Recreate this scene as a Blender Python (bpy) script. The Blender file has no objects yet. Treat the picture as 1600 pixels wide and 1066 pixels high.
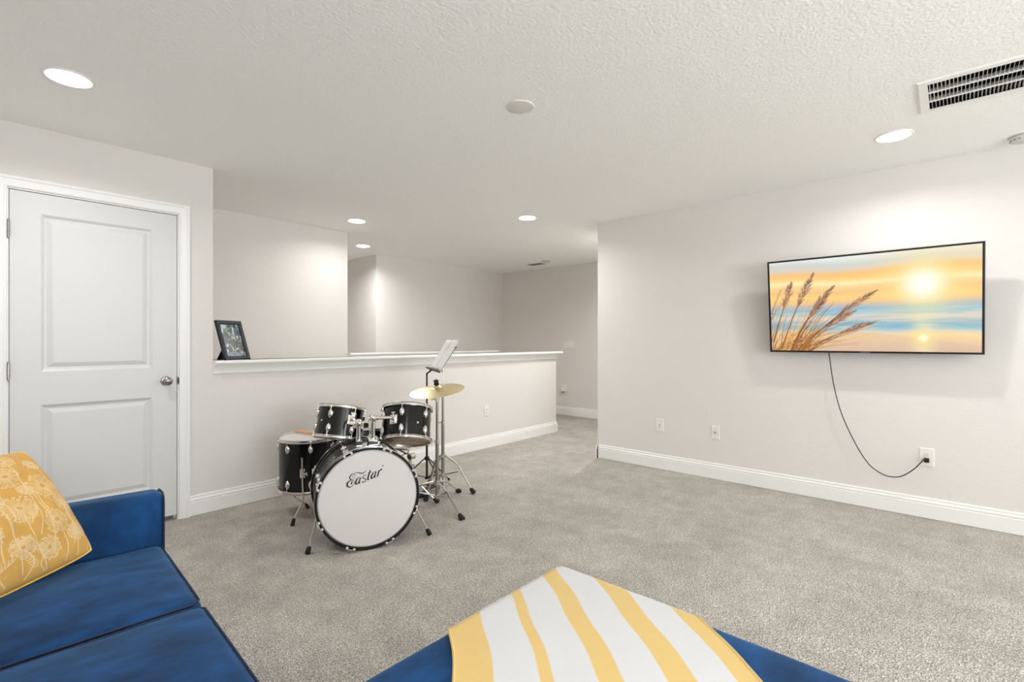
import bpy, bmesh, math, random
import numpy as np
from mathutils import Vector, Matrix, noise
random.seed(7)
PI = math.pi
SC = bpy.context.scene
COL = SC.collection

# ------------------------------------------------------------------ camera, world, exposure
cam_d = bpy.data.cameras.new('camera')
cam_d.sensor_width = 36.0
cam_d.lens = 17.235
cam_d.clip_start = 0.05
cam = bpy.data.objects.new('camera', cam_d)
COL.objects.link(cam)
cam.location = (0, 0, 1.222)
cam.rotation_euler = (PI / 2, 0, math.atan2(-0.7444, 0.6677))
SC.camera = cam
SC.view_settings.view_transform = 'Standard'
SC.view_settings.look = 'None'
SC.view_settings.gamma = 1.0
SC.view_settings.use_curve_mapping = False
EXPO = 0.64
SC.view_settings.exposure = EXPO
SC.cycles.max_bounces = 12
SC.cycles.diffuse_bounces = 8
SC.cycles.use_denoising = True
SC.cycles.sample_clamp_indirect = 6.0
SC.cycles.caustics_reflective = False
SC.cycles.caustics_refractive = False

LAMP_W = 8.0        # each recessed lamp
FILL_W = 122.0      # added fill light at an invented window behind the camera
world = bpy.data.worlds.new('sky')
SC.world = world
world.use_nodes = True
world.node_tree.nodes['Background'].inputs[0].default_value = (0.80, 0.88, 1.0, 1)
world.node_tree.nodes['Background'].inputs[1].default_value = 1.0

H = 2.46             # ceiling height
YA = 3.95            # door wall / front half wall face
XT = 4.43            # screen wall face
YS = -3.40           # wall behind the camera
XL = -0.62           # wall behind the sofa
XF = 6.60            # far wall

fill_l = bpy.data.lights.new('window_fill', 'AREA')  # fill light added for an even ceiling, set outside the invented window
fill_l.shape = 'RECTANGLE'; fill_l.size = 2.8; fill_l.size_y = 1.5
fill_l.energy = FILL_W; fill_l.color = (0.93, 0.97, 1.0)
fill_o = bpy.data.objects.new('window_fill', fill_l)
COL.objects.link(fill_o)
fill_o.location = (1.1, YS - 0.16, 1.45)
fill_o.rotation_euler = (math.radians(136), 0, 0)      # fill aimed toward +Y and well up, to brighten the ceiling

# ------------------------------------------------------------------ materials
def srgb(r, g, b):
    f = lambda c: (c / 255 / 12.92) if c / 255 <= 0.04045 else ((c / 255 + 0.055) / 1.055) ** 2.4
    return (f(r), f(g), f(b), 1)

def material(name, color, rough=0.6, metal=0.0, coat=0.0, sheen=0.0, spec=0.5, bumps=(), mottles=(), emit=None, attr=None):
    """bumps: (kind, scale, strength, distance); mottles: (scale, detail, amount, stretch) lighten/darken the pigment"""
    m = bpy.data.materials.new(name); m.use_nodes = True
    nt = m.node_tree; N = nt.nodes; L = nt.links
    b = N['Principled BSDF']
    b.inputs['Base Color'].default_value = color
    b.inputs['Roughness'].default_value = rough
    b.inputs['Metallic'].default_value = metal
    b.inputs['Coat Weight'].default_value = coat
    b.inputs['Coat Roughness'].default_value = 0.05
    b.inputs['Sheen Weight'].default_value = sheen
    b.inputs['Sheen Roughness'].default_value = 0.35
    b.inputs['Specular IOR Level'].default_value = spec
    tc = N.new('ShaderNodeTexCoord')
    src = None
    if attr:
        a = N.new('ShaderNodeAttribute'); a.attribute_name = attr
        src = a.outputs['Color']
    for (sc, det, amt, stretch) in mottles:
        mp = N.new('ShaderNodeMapping'); mp.inputs['Scale'].default_value = stretch
        L.new(tc.outputs['Object'], mp.inputs['Vector'])
        n = N.new('ShaderNodeTexNoise'); n.inputs['Scale'].default_value = sc; n.inputs['Detail'].default_value = det
        L.new(mp.outputs['Vector'], n.inputs['Vector'])
        mr = N.new('ShaderNodeMapRange')
        mr.inputs['From Min'].default_value = 0.32; mr.inputs['From Max'].default_value = 0.68
        mr.inputs['To Min'].default_value = 1 - amt; mr.inputs['To Max'].default_value = 1 + amt
        L.new(n.outputs['Fac'], mr.inputs['Value'])
        vm = N.new('ShaderNodeVectorMath'); vm.operation = 'SCALE'
        if src is None: vm.inputs[0].default_value = color[:3]
        else: L.new(src, vm.inputs[0])
        L.new(mr.outputs['Result'], vm.inputs['Scale'])
        src = vm.outputs['Vector']
    if src is not None:
        L.new(src, b.inputs['Base Color'])
    prev = None
    for (kind, sc, st, dist) in bumps:
        if kind == 'noise':
            t = N.new('ShaderNodeTexNoise'); t.inputs['Detail'].default_value = 3; out = t.outputs['Fac']
        elif kind == 'voronoi':
            t = N.new('ShaderNodeTexVoronoi'); out = t.outputs['Distance']
        else:
            t = N.new('ShaderNodeTexWave'); t.inputs['Distortion'].default_value = 0.6; out = t.outputs['Fac']
        t.inputs['Scale'].default_value = sc
        L.new(tc.outputs['Object'], t.inputs['Vector'])
        bp = N.new('ShaderNodeBump'); bp.inputs['Strength'].default_value = st; bp.inputs['Distance'].default_value = dist
        L.new(out, bp.inputs['Height'])
        if prev is not None: L.new(prev, bp.inputs['Normal'])
        prev = bp.outputs['Normal']
    if prev is not None: L.new(prev, b.inputs['Normal'])
    if emit is not None:
        b.inputs['Emission Strength'].default_value = emit
        if attr: L.new(src, b.inputs['Emission Color'])
        else: b.inputs['Emission Color'].default_value = color
        if attr:
            for l in list(b.inputs['Base Color'].links): L.remove(l)
            b.inputs['Base Color'].default_value = (0.01, 0.01, 0.01, 1)
    return m

M = {}
M['wall'] = material('wall_paint', srgb(222, 218.5, 214.5), 0.85, spec=0.25, bumps=[('noise', 70, 0.22, 0.004), ('noise', 22, 0.12, 0.006)])
M['ceiling'] = material('ceiling_texture', srgb(248, 248, 246), 0.9, spec=0.2, bumps=[('noise', 70, 0.6, 0.006), ('voronoi', 40, 0.12, 0.004)])
M['trim'] = material('white_trim_paint', srgb(236, 236, 233), 0.38, spec=0.5)
M['door'] = material('white_door_paint', srgb(213, 213, 212), 0.42, spec=0.5, bumps=[('noise', 160, 0.04, 0.001)])
M['gap_shade'] = material('closet_shade', srgb(40, 38, 36), 0.9)  # dark tone stands for the shade in the closed closet
M['carpet'] = material('carpet_pile', srgb(199, 193, 184), 0.95, spec=0.05, sheen=0.1,
    bumps=[('voronoi', 150, 1.0, 0.010), ('noise', 60, 0.6, 0.010)],
    mottles=[(170, 1, 0.42, (1, 1, 1)), (70, 2, 0.16, (1, 1, 1)), (9, 3, 0.09, (1, 1, 1)), (2.2, 4, 0.10, (1.6, 1, 1))])
M['velvet'] = material('blue_velvet', srgb(12, 56, 100), 0.7, sheen=0.30, spec=0.2,
    mottles=[(4.5, 6, 0.36, (1.0, 2.4, 1)), (14, 7, 0.28, (1, 1.8, 1))], bumps=[('noise', 400, 0.1, 0.001), ('noise', 9, 0.1, 0.01)])
M['velvet'].node_tree.nodes['Principled BSDF'].inputs['Sheen Tint'].default_value = (0.30, 0.58, 0.95, 1)
M['piping'] = material('navy_piping', srgb(8, 30, 62), 0.7)
M['pillow_back'] = material('yellow_cotton', srgb(238, 190, 90), 0.85, sheen=0.1, bumps=[('noise', 300, 0.2, 0.001)])
M['pillow'] = material('embroidered_yellow_cotton', (1, 1, 1, 1), 0.85, sheen=0.1, attr='Col', bumps=[('noise', 260, 0.35, 0.0015), ('noise', 30, 0.15, 0.004)])
M['throw'] = material('striped_knit', (1, 1, 1, 1), 0.9, sheen=0.15, attr='Col', bumps=[('noise', 330, 0.35, 0.0015), ('noise', 14, 0.12, 0.006)])
M['fringe'] = material('yellow_knit', srgb(208, 178, 112), 0.9)
M['chrome'] = material('chrome', srgb(226, 224, 220), 0.16, metal=1.0)
M['chrome_dull'] = material('brushed_steel', srgb(170, 167, 160), 0.3, metal=1.0)
M['claw'] = material('satin_chrome', srgb(225, 223, 219), 0.42, metal=0.7)
M['nickel'] = material('satin_nickel', srgb(168, 165, 160), 0.3, metal=1.0)
M['black_lacquer'] = material('black_drum_wrap', srgb(7, 7, 8), 0.16, coat=0.0, spec=0.42)
M['bass_wrap'] = material('dark_glossy_wrap', srgb(44, 42, 39), 0.3, spec=0.9, mottles=[(12, 3, .3, (1, 1, 1))])
M['grey_lacquer'] = material('black_hoop_lacquer', srgb(10, 10, 10), 0.25, coat=0.0)
M['rubber'] = material('black_rubber', srgb(16, 16, 16), 0.7)
M['black_metal'] = material('black_powder_coat', srgb(18, 18, 19), 0.45)
M['head_white'] = material('white_drumhead', srgb(218, 214, 211), 0.5, spec=0.3, bumps=[('noise', 500, 0.05, 0.0005)])
M['head_clear'] = material('cloudy_drumhead', srgb(176, 142, 108), 0.25, spec=0.6, mottles=[(14, 3, 0.3, (1, 1, 1))])
M['head_snare'] = material('grey_drumhead', srgb(120, 118, 112), 0.3, spec=0.5)
M['ink'] = material('black_ink', srgb(14, 13, 13), 0.5)
M['brass'] = material('cymbal_bronze', srgb(238, 220, 178), 0.36, metal=1.0, bumps=[('noise', 80, 0.05, 0.001)])
M['felt'] = material('black_felt', srgb(14, 14, 14), 0.95)
M['wood_stick'] = material('hickory', srgb(222, 176, 132), 0.45, mottles=[(20, 3, 0.1, (1, 8, 8))])
M['paper'] = material('paper', srgb(250, 250, 249), 0.8)
M['plastic'] = material('white_plastic', srgb(232, 229, 224), 0.35)
M['slot'] = material('dark_slot', srgb(45, 42, 40), 0.6)
M['black_plastic'] = material('black_plastic', srgb(12, 12, 13), 0.3)
M['cable'] = material('black_cable', srgb(16, 15, 15), 0.5)
M['silver'] = material('silver_plastic', srgb(140, 140, 140), 0.3, metal=0.8)
M['frame_navy'] = material('charcoal_frame', srgb(38, 42, 52), 0.4)
M['frame_photo'] = material('photo_print', (1, 1, 1, 1), 0.25, attr='Col')
M['screen'] = material('screen_picture', (1, 1, 1, 1), 0.2, attr='Col', emit=2 ** (-EXPO))
M['vent_shade'] = material('duct_shade', srgb(14, 14, 14), 0.9)  # near-black tone stands for the shade inside the duct
M['blade'] = material('vent_blade', srgb(205, 205, 200), 0.5)
M['detector'] = material('detector_plastic', srgb(206, 208, 204), 0.4)
M['lens'] = material('lamp_lens', (1, 0.985, 0.95, 1), 0.4, emit=12.0)
M['glass'] = material('glass_pane', (1, 1, 1, 1), 0.02)
M['glass'].node_tree.nodes['Principled BSDF'].inputs['Transmission Weight'].default_value = 1.0

# ------------------------------------------------------------------ mesh helpers
def basis(axis):
    a = Vector(axis).normalized()
    t = Vector((0, 0, 1)) if abs(a.z) < 0.9 else Vector((1, 0, 0))
    u = t.cross(a).normalized(); v = a.cross(u).normalized()
    return u, v, a

class MB:
    def __init__(self, org=(0, 0, 0)):
        self.v = []; self.f = []; self.o = Vector(org)
    def add(self, vs, fs):
        n = len(self.v)
        self.v += [Vector(p) - self.o for p in vs]
        self.f += [tuple(i + n for i in f) for f in fs]
        return self
    def box(self, a, b, mat=None):
        x0, y0, z0 = a; x1, y1, z1 = b
        vs = [(x0, y0, z0), (x1, y0, z0), (x1, y1, z0), (x0, y1, z0), (x0, y0, z1), (x1, y0, z1), (x1, y1, z1), (x0, y1, z1)]
        if mat: vs = [mat @ Vector(p) for p in vs]
        return self.add(vs, [(3, 2, 1, 0), (4, 5, 6, 7), (0, 1, 5, 4), (1, 2, 6, 5), (2, 3, 7, 6), (3, 0, 4, 7)])
    def tube(self, pts, r, n=10, cap=True):
        pts = [Vector(p) for p in pts]
        rs = r if isinstance(r, (list, tuple)) else [r] * len(pts)
        vs = []; fs = []
        t0 = (pts[1] - pts[0]).normalized(); u, v, _ = basis(t0)
        for i, p in enumerate(pts):
            t = (pts[min(i + 1, len(pts) - 1)] - pts[max(i - 1, 0)]).normalized()
            u = (u - t * u.dot(t)).normalized(); v = t.cross(u)
            for k in range(n):
                a = 2 * PI * k / n
                vs.append(p + (u * math.cos(a) + v * math.sin(a)) * rs[i])
        for i in range(len(pts) - 1):
            for k in range(n):
                k2 = (k + 1) % n
                fs.append((i * n + k, i * n + k2, (i + 1) * n + k2, (i + 1) * n + k))
        if cap:
            fs.append(tuple(range(n - 1, -1, -1))); b = (len(pts) - 1) * n
            fs.append(tuple(range(b, b + n)))
        return self.add(vs, fs)
    def lathe(self, prof, axis=(0, 0, 1), at=(0, 0, 0), n=32, closed=False):
        """prof: list of (radius, height along axis)"""
        u, v, a = basis(axis); at = Vector(at)
        vs = []; fs = []
        for (r, h) in prof:
            for k in range(n):
                t = 2 * PI * k / n
                vs.append(at + a * h + (u * math.cos(t) + v * math.sin(t)) * max(r, 1e-5))
        m = len(prof)
        for i in range(m - 1 + (1 if closed else 0)):
            j = (i + 1) % m
            for k in range(n):
                k2 = (k + 1) % n
                fs.append((i * n + k, i * n + k2, j * n + k2, j * n + k))
        return self.add(vs, fs)
    def cyl(self, p0, p1, r, n=16):
        p0 = Vector(p0); p1 = Vector(p1); L = (p1 - p0).length
        return self.lathe([(0, 0), (r, 0), (r, L), (0, L)], p1 - p0, p0, n)
    def ball(self, c, r, n=12, sq=(1, 1, 1)):
        vs = []; fs = []
        m = n // 2
        for i in range(m + 1):
            th = PI * i / m
            for k in range(n):
                ph = 2 * PI * k / n
                vs.append(Vector(c) + Vector((math.sin(th) * math.cos(ph) * r * sq[0], math.sin(th) * math.sin(ph) * r * sq[1], math.cos(th) * r * sq[2])))
        for i in range(m):
            for k in range(n):
                k2 = (k + 1) % n
                fs.append((i * n + k, (i + 1) * n + k, (i + 1) * n + k2, i * n + k2))
        return self.add(vs, fs)
    def sweep(self, path, prof, up, closed_prof=True):
        """path with mitred joints; prof (a, b): a across the path, b along up"""
        path = [Vector(p) for p in path]; up = Vector(up).normalized()
        m = len(prof); vs = []; fs = []
        for i, p in enumerate(path):
            d0 = (path[i] - path[i - 1]).normalized() if i > 0 else None
            d1 = (path[i + 1] - path[i]).normalized() if i < len(path) - 1 else None
            if d0 is None: d0 = d1
            if d1 is None: d1 = d0
            n0 = d0.cross(up); n1 = d1.cross(up)
            nn = (n0 + n1).normalized(); nn = nn / max(0.2, nn.dot(n0))
            for (a, b) in prof: vs.append(p + nn * a + up * b)
        for i in range(len(path) - 1):
            for k in range(m):
                k2 = (k + 1) % m
                fs.append((i * m + k, i * m + k2, (i + 1) * m + k2, (i + 1) * m + k))
        fs.append(tuple(range(m - 1, -1, -1))); b = (len(path) - 1) * m
        fs.append(tuple(range(b, b + m)))
        return self.add(vs, fs)
    def rbox(self, a, b, r, crown=0.0, n=10, wob=0.0, seed=0):
        """rounded, optionally crowned box"""
        a = Vector(a); b = Vector(b); c = (a + b) / 2; hf = (b - a) / 2
        r = min(r, hf.x, hf.y, hf.z)
        def ax(h):
            k = max(2, n)
            inner = [(-h + r) + (2 * (h - r)) * i / k for i in range(k + 1)]
            edge = [-h + r - r * math.sin(PI / 2 * (4 - i) / 4) for i in range(4)]
            return edge + inner + [-e for e in reversed(edge)]
        X, Y, Z = ax(hf.x), ax(hf.y), ax(hf.z)
        idx = {}; vs = []; fs = []
        def vert(x, y, z):
            key = (round(x, 6), round(y, 6), round(z, 6))
            if key in idx: return idx[key]
            p = Vector((x, y, z))
            q = Vector((max(-hf.x + r, min(hf.x - r, x)), max(-hf.y + r, min(hf.y - r, y)), max(-hf.z + r, min(hf.z - r, z))))
            d = p - q
            if d.length > 1e-9:
                p = q + d.normalized() * r
            if crown and z > 0:
                p.z += crown * (1 - (x / hf.x) ** 2) * (1 - (y / hf.y) ** 2) * (z / hf.z)
            if wob:
                w = noise.noise(Vector((x * 6 + seed, y * 6, z * 6)))
                p += p.normalized() * w * wob
            idx[key] = len(vs); vs.append(p + c); return idx[key]
        def face(G, A, B, flip):
            for i in range(len(A) - 1):
                for j in range(len(B) - 1):
                    q = [G(A[i], B[j]), G(A[i + 1], B[j]), G(A[i + 1], B[j + 1]), G(A[i], B[j + 1])]
                    if flip: q.reverse()
                    if len(set(q)) == 4: fs.append(tuple(q))
        face(lambda p, q: vert(p, q, hf.z), X, Y, False); face(lambda p, q: vert(p, q, -hf.z), X, Y, True)
        face(lambda p, q: vert(p, -hf.y, q), X, Z, False); face(lambda p, q: vert(p, hf.y, q), X, Z, True)
        face(lambda p, q: vert(hf.x, p, q), Y, Z, False); face(lambda p, q: vert(-hf.x, p, q), Y, Z, True)
        return self.add(vs, fs)
    def build(self, name, mat, parent=None, smooth=True, angle=35, colors=None, fix=True):
        me = bpy.data.meshes.new(name)
        me.from_pydata([tuple(p) for p in self.v], [], self.f)
        me.update()
        if fix:
            bm = bmesh.new(); bm.from_mesh(me)
            bmesh.ops.recalc_face_normals(bm, faces=bm.faces)
            bm.to_mesh(me); bm.free()
        if smooth:
            me.polygons.foreach_set('use_smooth', [True] * len(me.polygons))
            try: me.set_sharp_from_angle(angle=math.radians(angle))
            except Exception: pass
        if colors is not None:
            at = me.color_attributes.new('Col', 'FLOAT_COLOR', 'POINT')
            at.data.foreach_set('color', np.asarray(colors, dtype=np.float32).ravel())
        me.materials.append(M[mat])
        o = bpy.data.objects.new(name, me); COL.objects.link(o)
        if parent is not None: o.parent = parent
        return o

def tag(o, label, cat, group=None):
    o['label'] = label; o['category'] = cat
    if group: o['group'] = group
    return o
def thing(name, label, cat, loc=(0, 0, 0), rotz=0.0, group=None, matrix=None):
    o = bpy.data.objects.new(name, None); COL.objects.link(o)
    o.empty_display_size = 0.1
    if matrix is not None: o.matrix_world = matrix
    else: o.location = loc; o.rotation_euler = (0, 0, rotz)
    return tag(o, label, cat, group)
def struct(o):
    o['kind'] = 'structure'; return o
def lin(img): 
    img = np.asarray(img, float)
    return np.where(img <= 0.04045, img / 12.92, ((img + 0.055) / 1.055) ** 2.4)
def spline(pts, k=8):
    pts = [Vector(p) for p in pts]; out = []
    for i in range(len(pts) - 1):
        p0 = pts[max(i - 1, 0)]; p1 = pts[i]; p2 = pts[i + 1]; p3 = pts[min(i + 2, len(pts) - 1)]
        for j in range(k):
            t = j / k
            out.append(0.5 * ((2 * p1) + (p2 - p0) * t + (2 * p0 - 5 * p1 + 4 * p2 - p3) * t * t + (3 * p1 - p0 - 3 * p2 + p3) * t ** 3))
    out.append(pts[-1]); return out

# ================================================================== THE ROOM
def slab(name, a, b, mat='wall'):
    return struct(MB().box(a, b).build(name, mat, smooth=False))
struct(MB().box((XL - .2, YS - .2, -0.05), (XF + .2, 7.5, 0)).build('floor', 'carpet', smooth=False))
struct(MB().box((XL - .2, YS - .2, H), (XF + .2, 7.5, H + .1)).build('ceiling', 'ceiling', smooth=False))
DX0, DX1, DZ = 0.158, 0.974, 2.088        # door opening
XC = 1.187                                # outer corner of the door wall
w = MB()
w.box((XL - .1, YA, 0), (DX0, YA + .12, H)); w.box((DX1, YA, 0), (XC, YA + .12, H)); w.box((DX0, YA, DZ), (DX1, YA + .12, H))
struct(w.build('wall_left', 'wall', smooth=False))
slab('wall_closet', (XL, YA + .7, 0), (XC, YA + .75, H), 'gap_shade')  # sheet coloured dark in place of the unlit space behind the door
slab('wall_stair_end', (XC - .12, YA + .12, 0), (XC, 5.25, H))
slab('wall_stair_back', (XC, 5.13, 0), (2.91, 5.25, H))
slab('wall_half_front', (XC, YA, 0), (5.29, YA + .125, 1.062))
slab('wall_half_back', (2.91, 5.13, 0), (5.30, 5.25, 1.062))
slab('wall_hall_left', (2.2, 5.25, 0), (2.3, 7.4, H))
slab('wall_niche_back', (2.3, 7.3, 0), (3.93, 7.4, H))
slab('wall_back', (3.93, 6.14, 0), (XF, 7.4, H))
slab('wall_far', (XF, 2.0, 0), (XF + .12, 6.14, H))
slab('wall_right', (XT, YS, 0), (XT + .12, 2.765, H))
slab('wall_passage', (XT + .12, 2.645, 0), (XF, 2.765, H))
slab('wall_sofa_side', (XL - .1, YS, 0), (XL, YA, H))
w = MB()
WX0, WX1, WZ0, WZ1 = -0.3, 2.5, 0.7, 2.2  # opening made up to let the fill light in
w.box((XL - .1, YS - .12, 0), (WX0, YS, H)); w.box((WX1, YS - .12, 0), (XT + .12, YS, H))
w.box((WX0, YS - .12, 0), (WX1, YS, WZ0)); w.box((WX0, YS - .12, WZ1), (WX1, YS, H))
struct(w.build('wall_behind', 'wall', smooth=False))
wf = MB()
for x in (WX0, WX0 + .82, WX0 + 1.64, WX1 - .04): wf.box((x, YS - .09, WZ0), (x + .04, YS - .04, WZ1))
for z in (WZ0, (WZ0 + WZ1) / 2, WZ1 - .04): wf.box((WX0, YS - .085, z), (WX1, YS - .045, z + .04))
struct(wf.build('added_window_1', 'trim', smooth=False))  # unseen window, added to go with the fill light

BASE = [(0, 0), (.016, 0), (.016, .095), (.0125, .098), (.0125, .102), (.0155, .105), (.0155, .111), (.0105, .115), (.0105, .119), (.0075, .122), (.010, .129), (.0065, .139), (0, .139)]
def base(name, path):
    struct(MB().sweep(path, BASE, (0, 0, 1)).build(name, 'trim', angle=25))
base('baseboard_left', [(1.04, YA, .003), (5.29, YA, .003), (5.29, YA + .125, .003)])
base('baseboard_sofa_side', [(XL, YS, .003), (XL, YA, .003), (0.09, YA, .003)])
base('baseboard_right', [(XT, 2.765, .003), (XT, YS, .003)])
base('baseboard_passage', [(XF, 2.765, .003), (XT, 2.765, .003), (XT, 2.75, .003)])
base('baseboard_far', [(3.93, 6.14, .003), (XF, 6.14, .003), (XF, 2.78, .003)])

# capping of the two half walls: board with rounded nosing over a cove
CAPP = [(-.06, .985), (.012, .985), (.014, .992), (.011, 1.0), (.014, 1.012), (.020, 1.028), (.032, 1.044), (.040, 1.05), (.042, 1.056),
        (.060, 1.056), (.066, 1.060), (.068, 1.067), (.066, 1.075), (.060, 1.082), (-.0625, 1.082)]
def cap(name, x0, x1, y0, y1, left_free):
    pth = [(x0, y0, 0), (x1, y0, 0), (x1, y1, 0), (x0, y1, 0)]
    if left_free: pth = [(x0, y0 + .001, 0), (x0, y0, 0)][1:] + pth[1:]
    m = MB().sweep(pth, CAPP, (0, 0, 1))
    m.box((x0, y0 + .01, 1.05), (x1 - .01, y1 - .01, 1.082))
    struct(m.build(name, 'trim', angle=30))
cap('trim_1', XC, 5.29, YA, YA + .125, True)
cap('trim_2', 2.912, 5.30, 5.13, 5.25, False)

# door casing
CAS = [(0, 0), (0, .009), (.006, .012), (.010, .012), (.012, .009), (.030, .011), (.044, .014), (.048, .018), (.058, .019), (.064, .016), (.064, 0)]
def casing_path(x0, x1, z1): return [(x1, YA, 0), (x1, YA, z1), (x0, YA, z1), (x0, YA, 0)]
cs = MB().sweep(casing_path(DX0 - .004 + .0, DX1 + .004, DZ + .004), [(a, b) for (a, b) in CAS], (0, -1, 0))
struct(cs.build('trim_3', 'trim', angle=25))

# ---- door: jamb, slab with two raised panels, hinges, knob
door = bpy.data.objects.new('door_1', None); COL.objects.link(door); door.location = (DX0, YA, 0); struct(door)
j = MB((DX0, YA, 0))
j.box((DX0 - .001, YA - .001, 0), (DX0 + .004, YA + .12, DZ)); j.box((DX1 - .004, YA - .001, 0), (DX1 + .001, YA + .12, DZ)); j.box((DX0, YA - .001, DZ - .004), (DX1, YA + .12, DZ + .001))
j.box((DX0, YA + .046, 0), (DX0 + .014, YA + .08, DZ)); j.box((DX1 - .014, YA + .046, 0), (DX1, YA + .08, DZ)); j.box((DX0, YA + .046, DZ - .014), (DX1, YA + .08, DZ))
j.build('door_jamb', 'trim', door, smooth=False)
def panelled(m, X0, X1, Z0, Z1, yf, th, panels):
    xs = [X0, panels[0][0], panels[0][1], X1]
    zs = [Z0]
    for p in panels: zs += [p[2], p[3]]
    zs.append(Z1)
    for i in range(3):
        for k in range(len(zs) - 1):
            if i == 1 and k % 2 == 1: continue
            m.add([(xs[i], yf, zs[k]), (xs[i + 1], yf, zs[k]), (xs[i + 1], yf, zs[k + 1]), (xs[i], yf, zs[k + 1])], [(0, 1, 2, 3)])
    for (x0, x1, z0, z1) in panels:
        rings = [(0, 0), (.005, .003), (.016, .0105), (.024, .012), (.028, .012), (.030, .0105), (.050, .004), (.056, .003)]
        loop = lambda e, d: [(x0 + e, yf + d, z0 + e), (x1 - e, yf + d, z0 + e), (x1 - e, yf + d, z1 - e), (x0 + e, yf + d, z1 - e)]
        for a, b in zip(rings[:-1], rings[1:]):
            m.add(loop(*a) + loop(*b), [(i, (i + 1) % 4, 4 + (i + 1) % 4, 4 + i) for i in range(4)])
        m.add(loop(*rings[-1]), [(0, 1, 2, 3)])
    yb = yf + th
    m.add([(X0, yb, Z0), (X1, yb, Z0), (X1, yb, Z1), (X0, yb, Z1)], [(3, 2, 1, 0)])
    m.add([(X0, yf, Z0), (X0, yb, Z0), (X0, yb, Z1), (X0, yf, Z1)], [(0, 1, 2, 3)])
    m.add([(X1, yf, Z0), (X1, yb, Z0), (X1, yb, Z1), (X1, yf, Z1)], [(3, 2, 1, 0)])
    m.add([(X0, yf, Z0), (X1, yf, Z0), (X1, yb, Z0), (X0, yb, Z0)], [(3, 2, 1, 0)])
    m.add([(X0, yf, Z1), (X1, yf, Z1), (X1, yb, Z1), (X0, yb, Z1)], [(0, 1, 2, 3)])
d = MB((DX0, YA, 0))
panelled(d, DX0 + .0075, DX1 - .0075, .034, DZ - .008, YA + .004, .036, [(.293, .830, .232, .848), (.293, .830, 1.042, 1.962)])
bm_ = d.build('door_leaf', 'door', door, angle=20)
for z in (1.856, 1.052, .25):
    hm = MB((DX0, YA, 0))
    for k in range(3): hm.cyl((DX0 + .003, YA - .008, z - .045 + k * .03), (DX0 + .003, YA - .008, z - .0165 + k * .03), .0068)
    hm.ball((DX0 + .003, YA - .008, z + .048), .006); hm.ball((DX0 + .003, YA - .008, z - .048), .0055)
    hm.box((DX0 - .001, YA - .004, z - .044), (DX0 + .007, YA + .0035, z + .044))
    hm.build('hinge', 'nickel', door)
k = MB((DX0, YA, 0))
k.lathe([(0, 0), (.031, 0), (.031, .004), (.027, .009), (.013, .012), (.011, .03), (.014, .036), (.024, .042), (.0275, .052), (.026, .062), (.018, .069), (0, .071)], (0, -1, 0), (.905, YA + .004, .953), 32)
k.build('door_knob', 'nickel', door)
k = MB((DX0, YA, 0)); k.box((DX1 - .0072, YA + .001, .925), (DX1 - .0005, YA + .006, .985)); k.ball((DX1 + .001, YA - .004, .95), .008, sq=(.6, .9, 3.4)); k.build('strike_plate', 'slot', door)

# ================================================================== CEILING FITTINGS
def recessed(x, y, label, gain=1.0):
    t = thing('recessed_light', label, 'ceiling light', (x, y, H), group='recessed ceiling lights')
    MB().lathe([(.082, -.001), (.084, -.006), (.091, -.006), (.095, -.003), (.096, .0005), (.08, .0005)], n=48).build('trim_ring', 'trim', t)
    MB().lathe([(0, -.012), (.04, -.0112), (.065, -.009), (.0825, -.004), (.0825, -.0005), (0, -.0005)], n=48).build('lens', 'lens', t)
    l = bpy.data.lights.new('lamp_glow', 'AREA'); l.shape = 'DISK'; l.size = .085; l.energy = LAMP_W * gain; l.color = (1.0, .99, .975)
    l.spread = math.radians(155)
    lo = bpy.data.objects.new('lamp_glow', l); COL.objects.link(lo); lo.parent = t; lo.location = (0, 0, -.016)
    return t
recessed(.325, 3.09, 'round white recessed ceiling light in front of the door', .74)
recessed(3.74, .26, 'round recessed ceiling light beside the air grille, above the television', .76)
recessed(3.765, 3.17, 'round recessed ceiling light between the half wall and the television wall')
recessed(2.69, 4.56, 'round recessed ceiling light over the stairs, close to the stair wall', .58)
recessed(3.45, 5.70, 'round recessed ceiling light over the hall behind the stair wall, the farthest one', 1.6)
recessed(.325, .26, 'round recessed ceiling light over the camera end of the room')
recessed(.325, -2.58, 'unseen recessed ceiling light added near the invented window, on the sofa side')  # out of view, added to light the invented rear of the room
recessed(3.74, -2.58, 'unseen recessed ceiling light added near the invented window, on the television side')  # its twin, likewise added out of view
recessed(5.35, 3.02, 'unseen recessed ceiling light added in the passage to brighten the hall', 1.6)  # hidden lamp, added to lift the far hall
t = thing('ceiling_cover_plate', 'round blank white cover plate in the middle of the ceiling', 'cover plate', (1.955, 1.693, H))
MB().lathe([(0, -.008), (.062, -.008), (.070, -.006), (.074, 0), (0, 0)], n=48).build('plate', 'ceiling', t)
t.children[0].data.materials[0] = M['wall']
t = thing('smoke_detector', 'round white smoke detector on the ceiling at the right edge, above the television', 'smoke detector', (4.262, -.325, H))
MB().lathe([(0, -.004), (.070, -.004), (.074, 0), (0, 0)], n=40).build('base_plate', 'detector', t)
MB().lathe([(0, -.034), (.045, -.034), (.058, -.028), (.064, -.018), (.064, -.006), (.06, -.004), (0, -.004)], n=40).build('cover', 'detector', t)
sl = MB()
for kk in range(16):
    a = 2 * PI * kk / 16
    sl.ball((.060 * math.cos(a), .060 * math.sin(a), -.026), .004, 6, (1.6, 1.6, .5))
sl.build('vent_slots', 'slot', t)
t = thing('smoke_detector', 'small round detector on the far hall ceiling next to the dark air register', 'smoke detector', (5.98, 4.66, H))
MB().lathe([(0, -.026), (.05, -.026), (.062, -.018), (.068, 0), (0, 0)], n=32).build('cover', 'detector', t)
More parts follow.
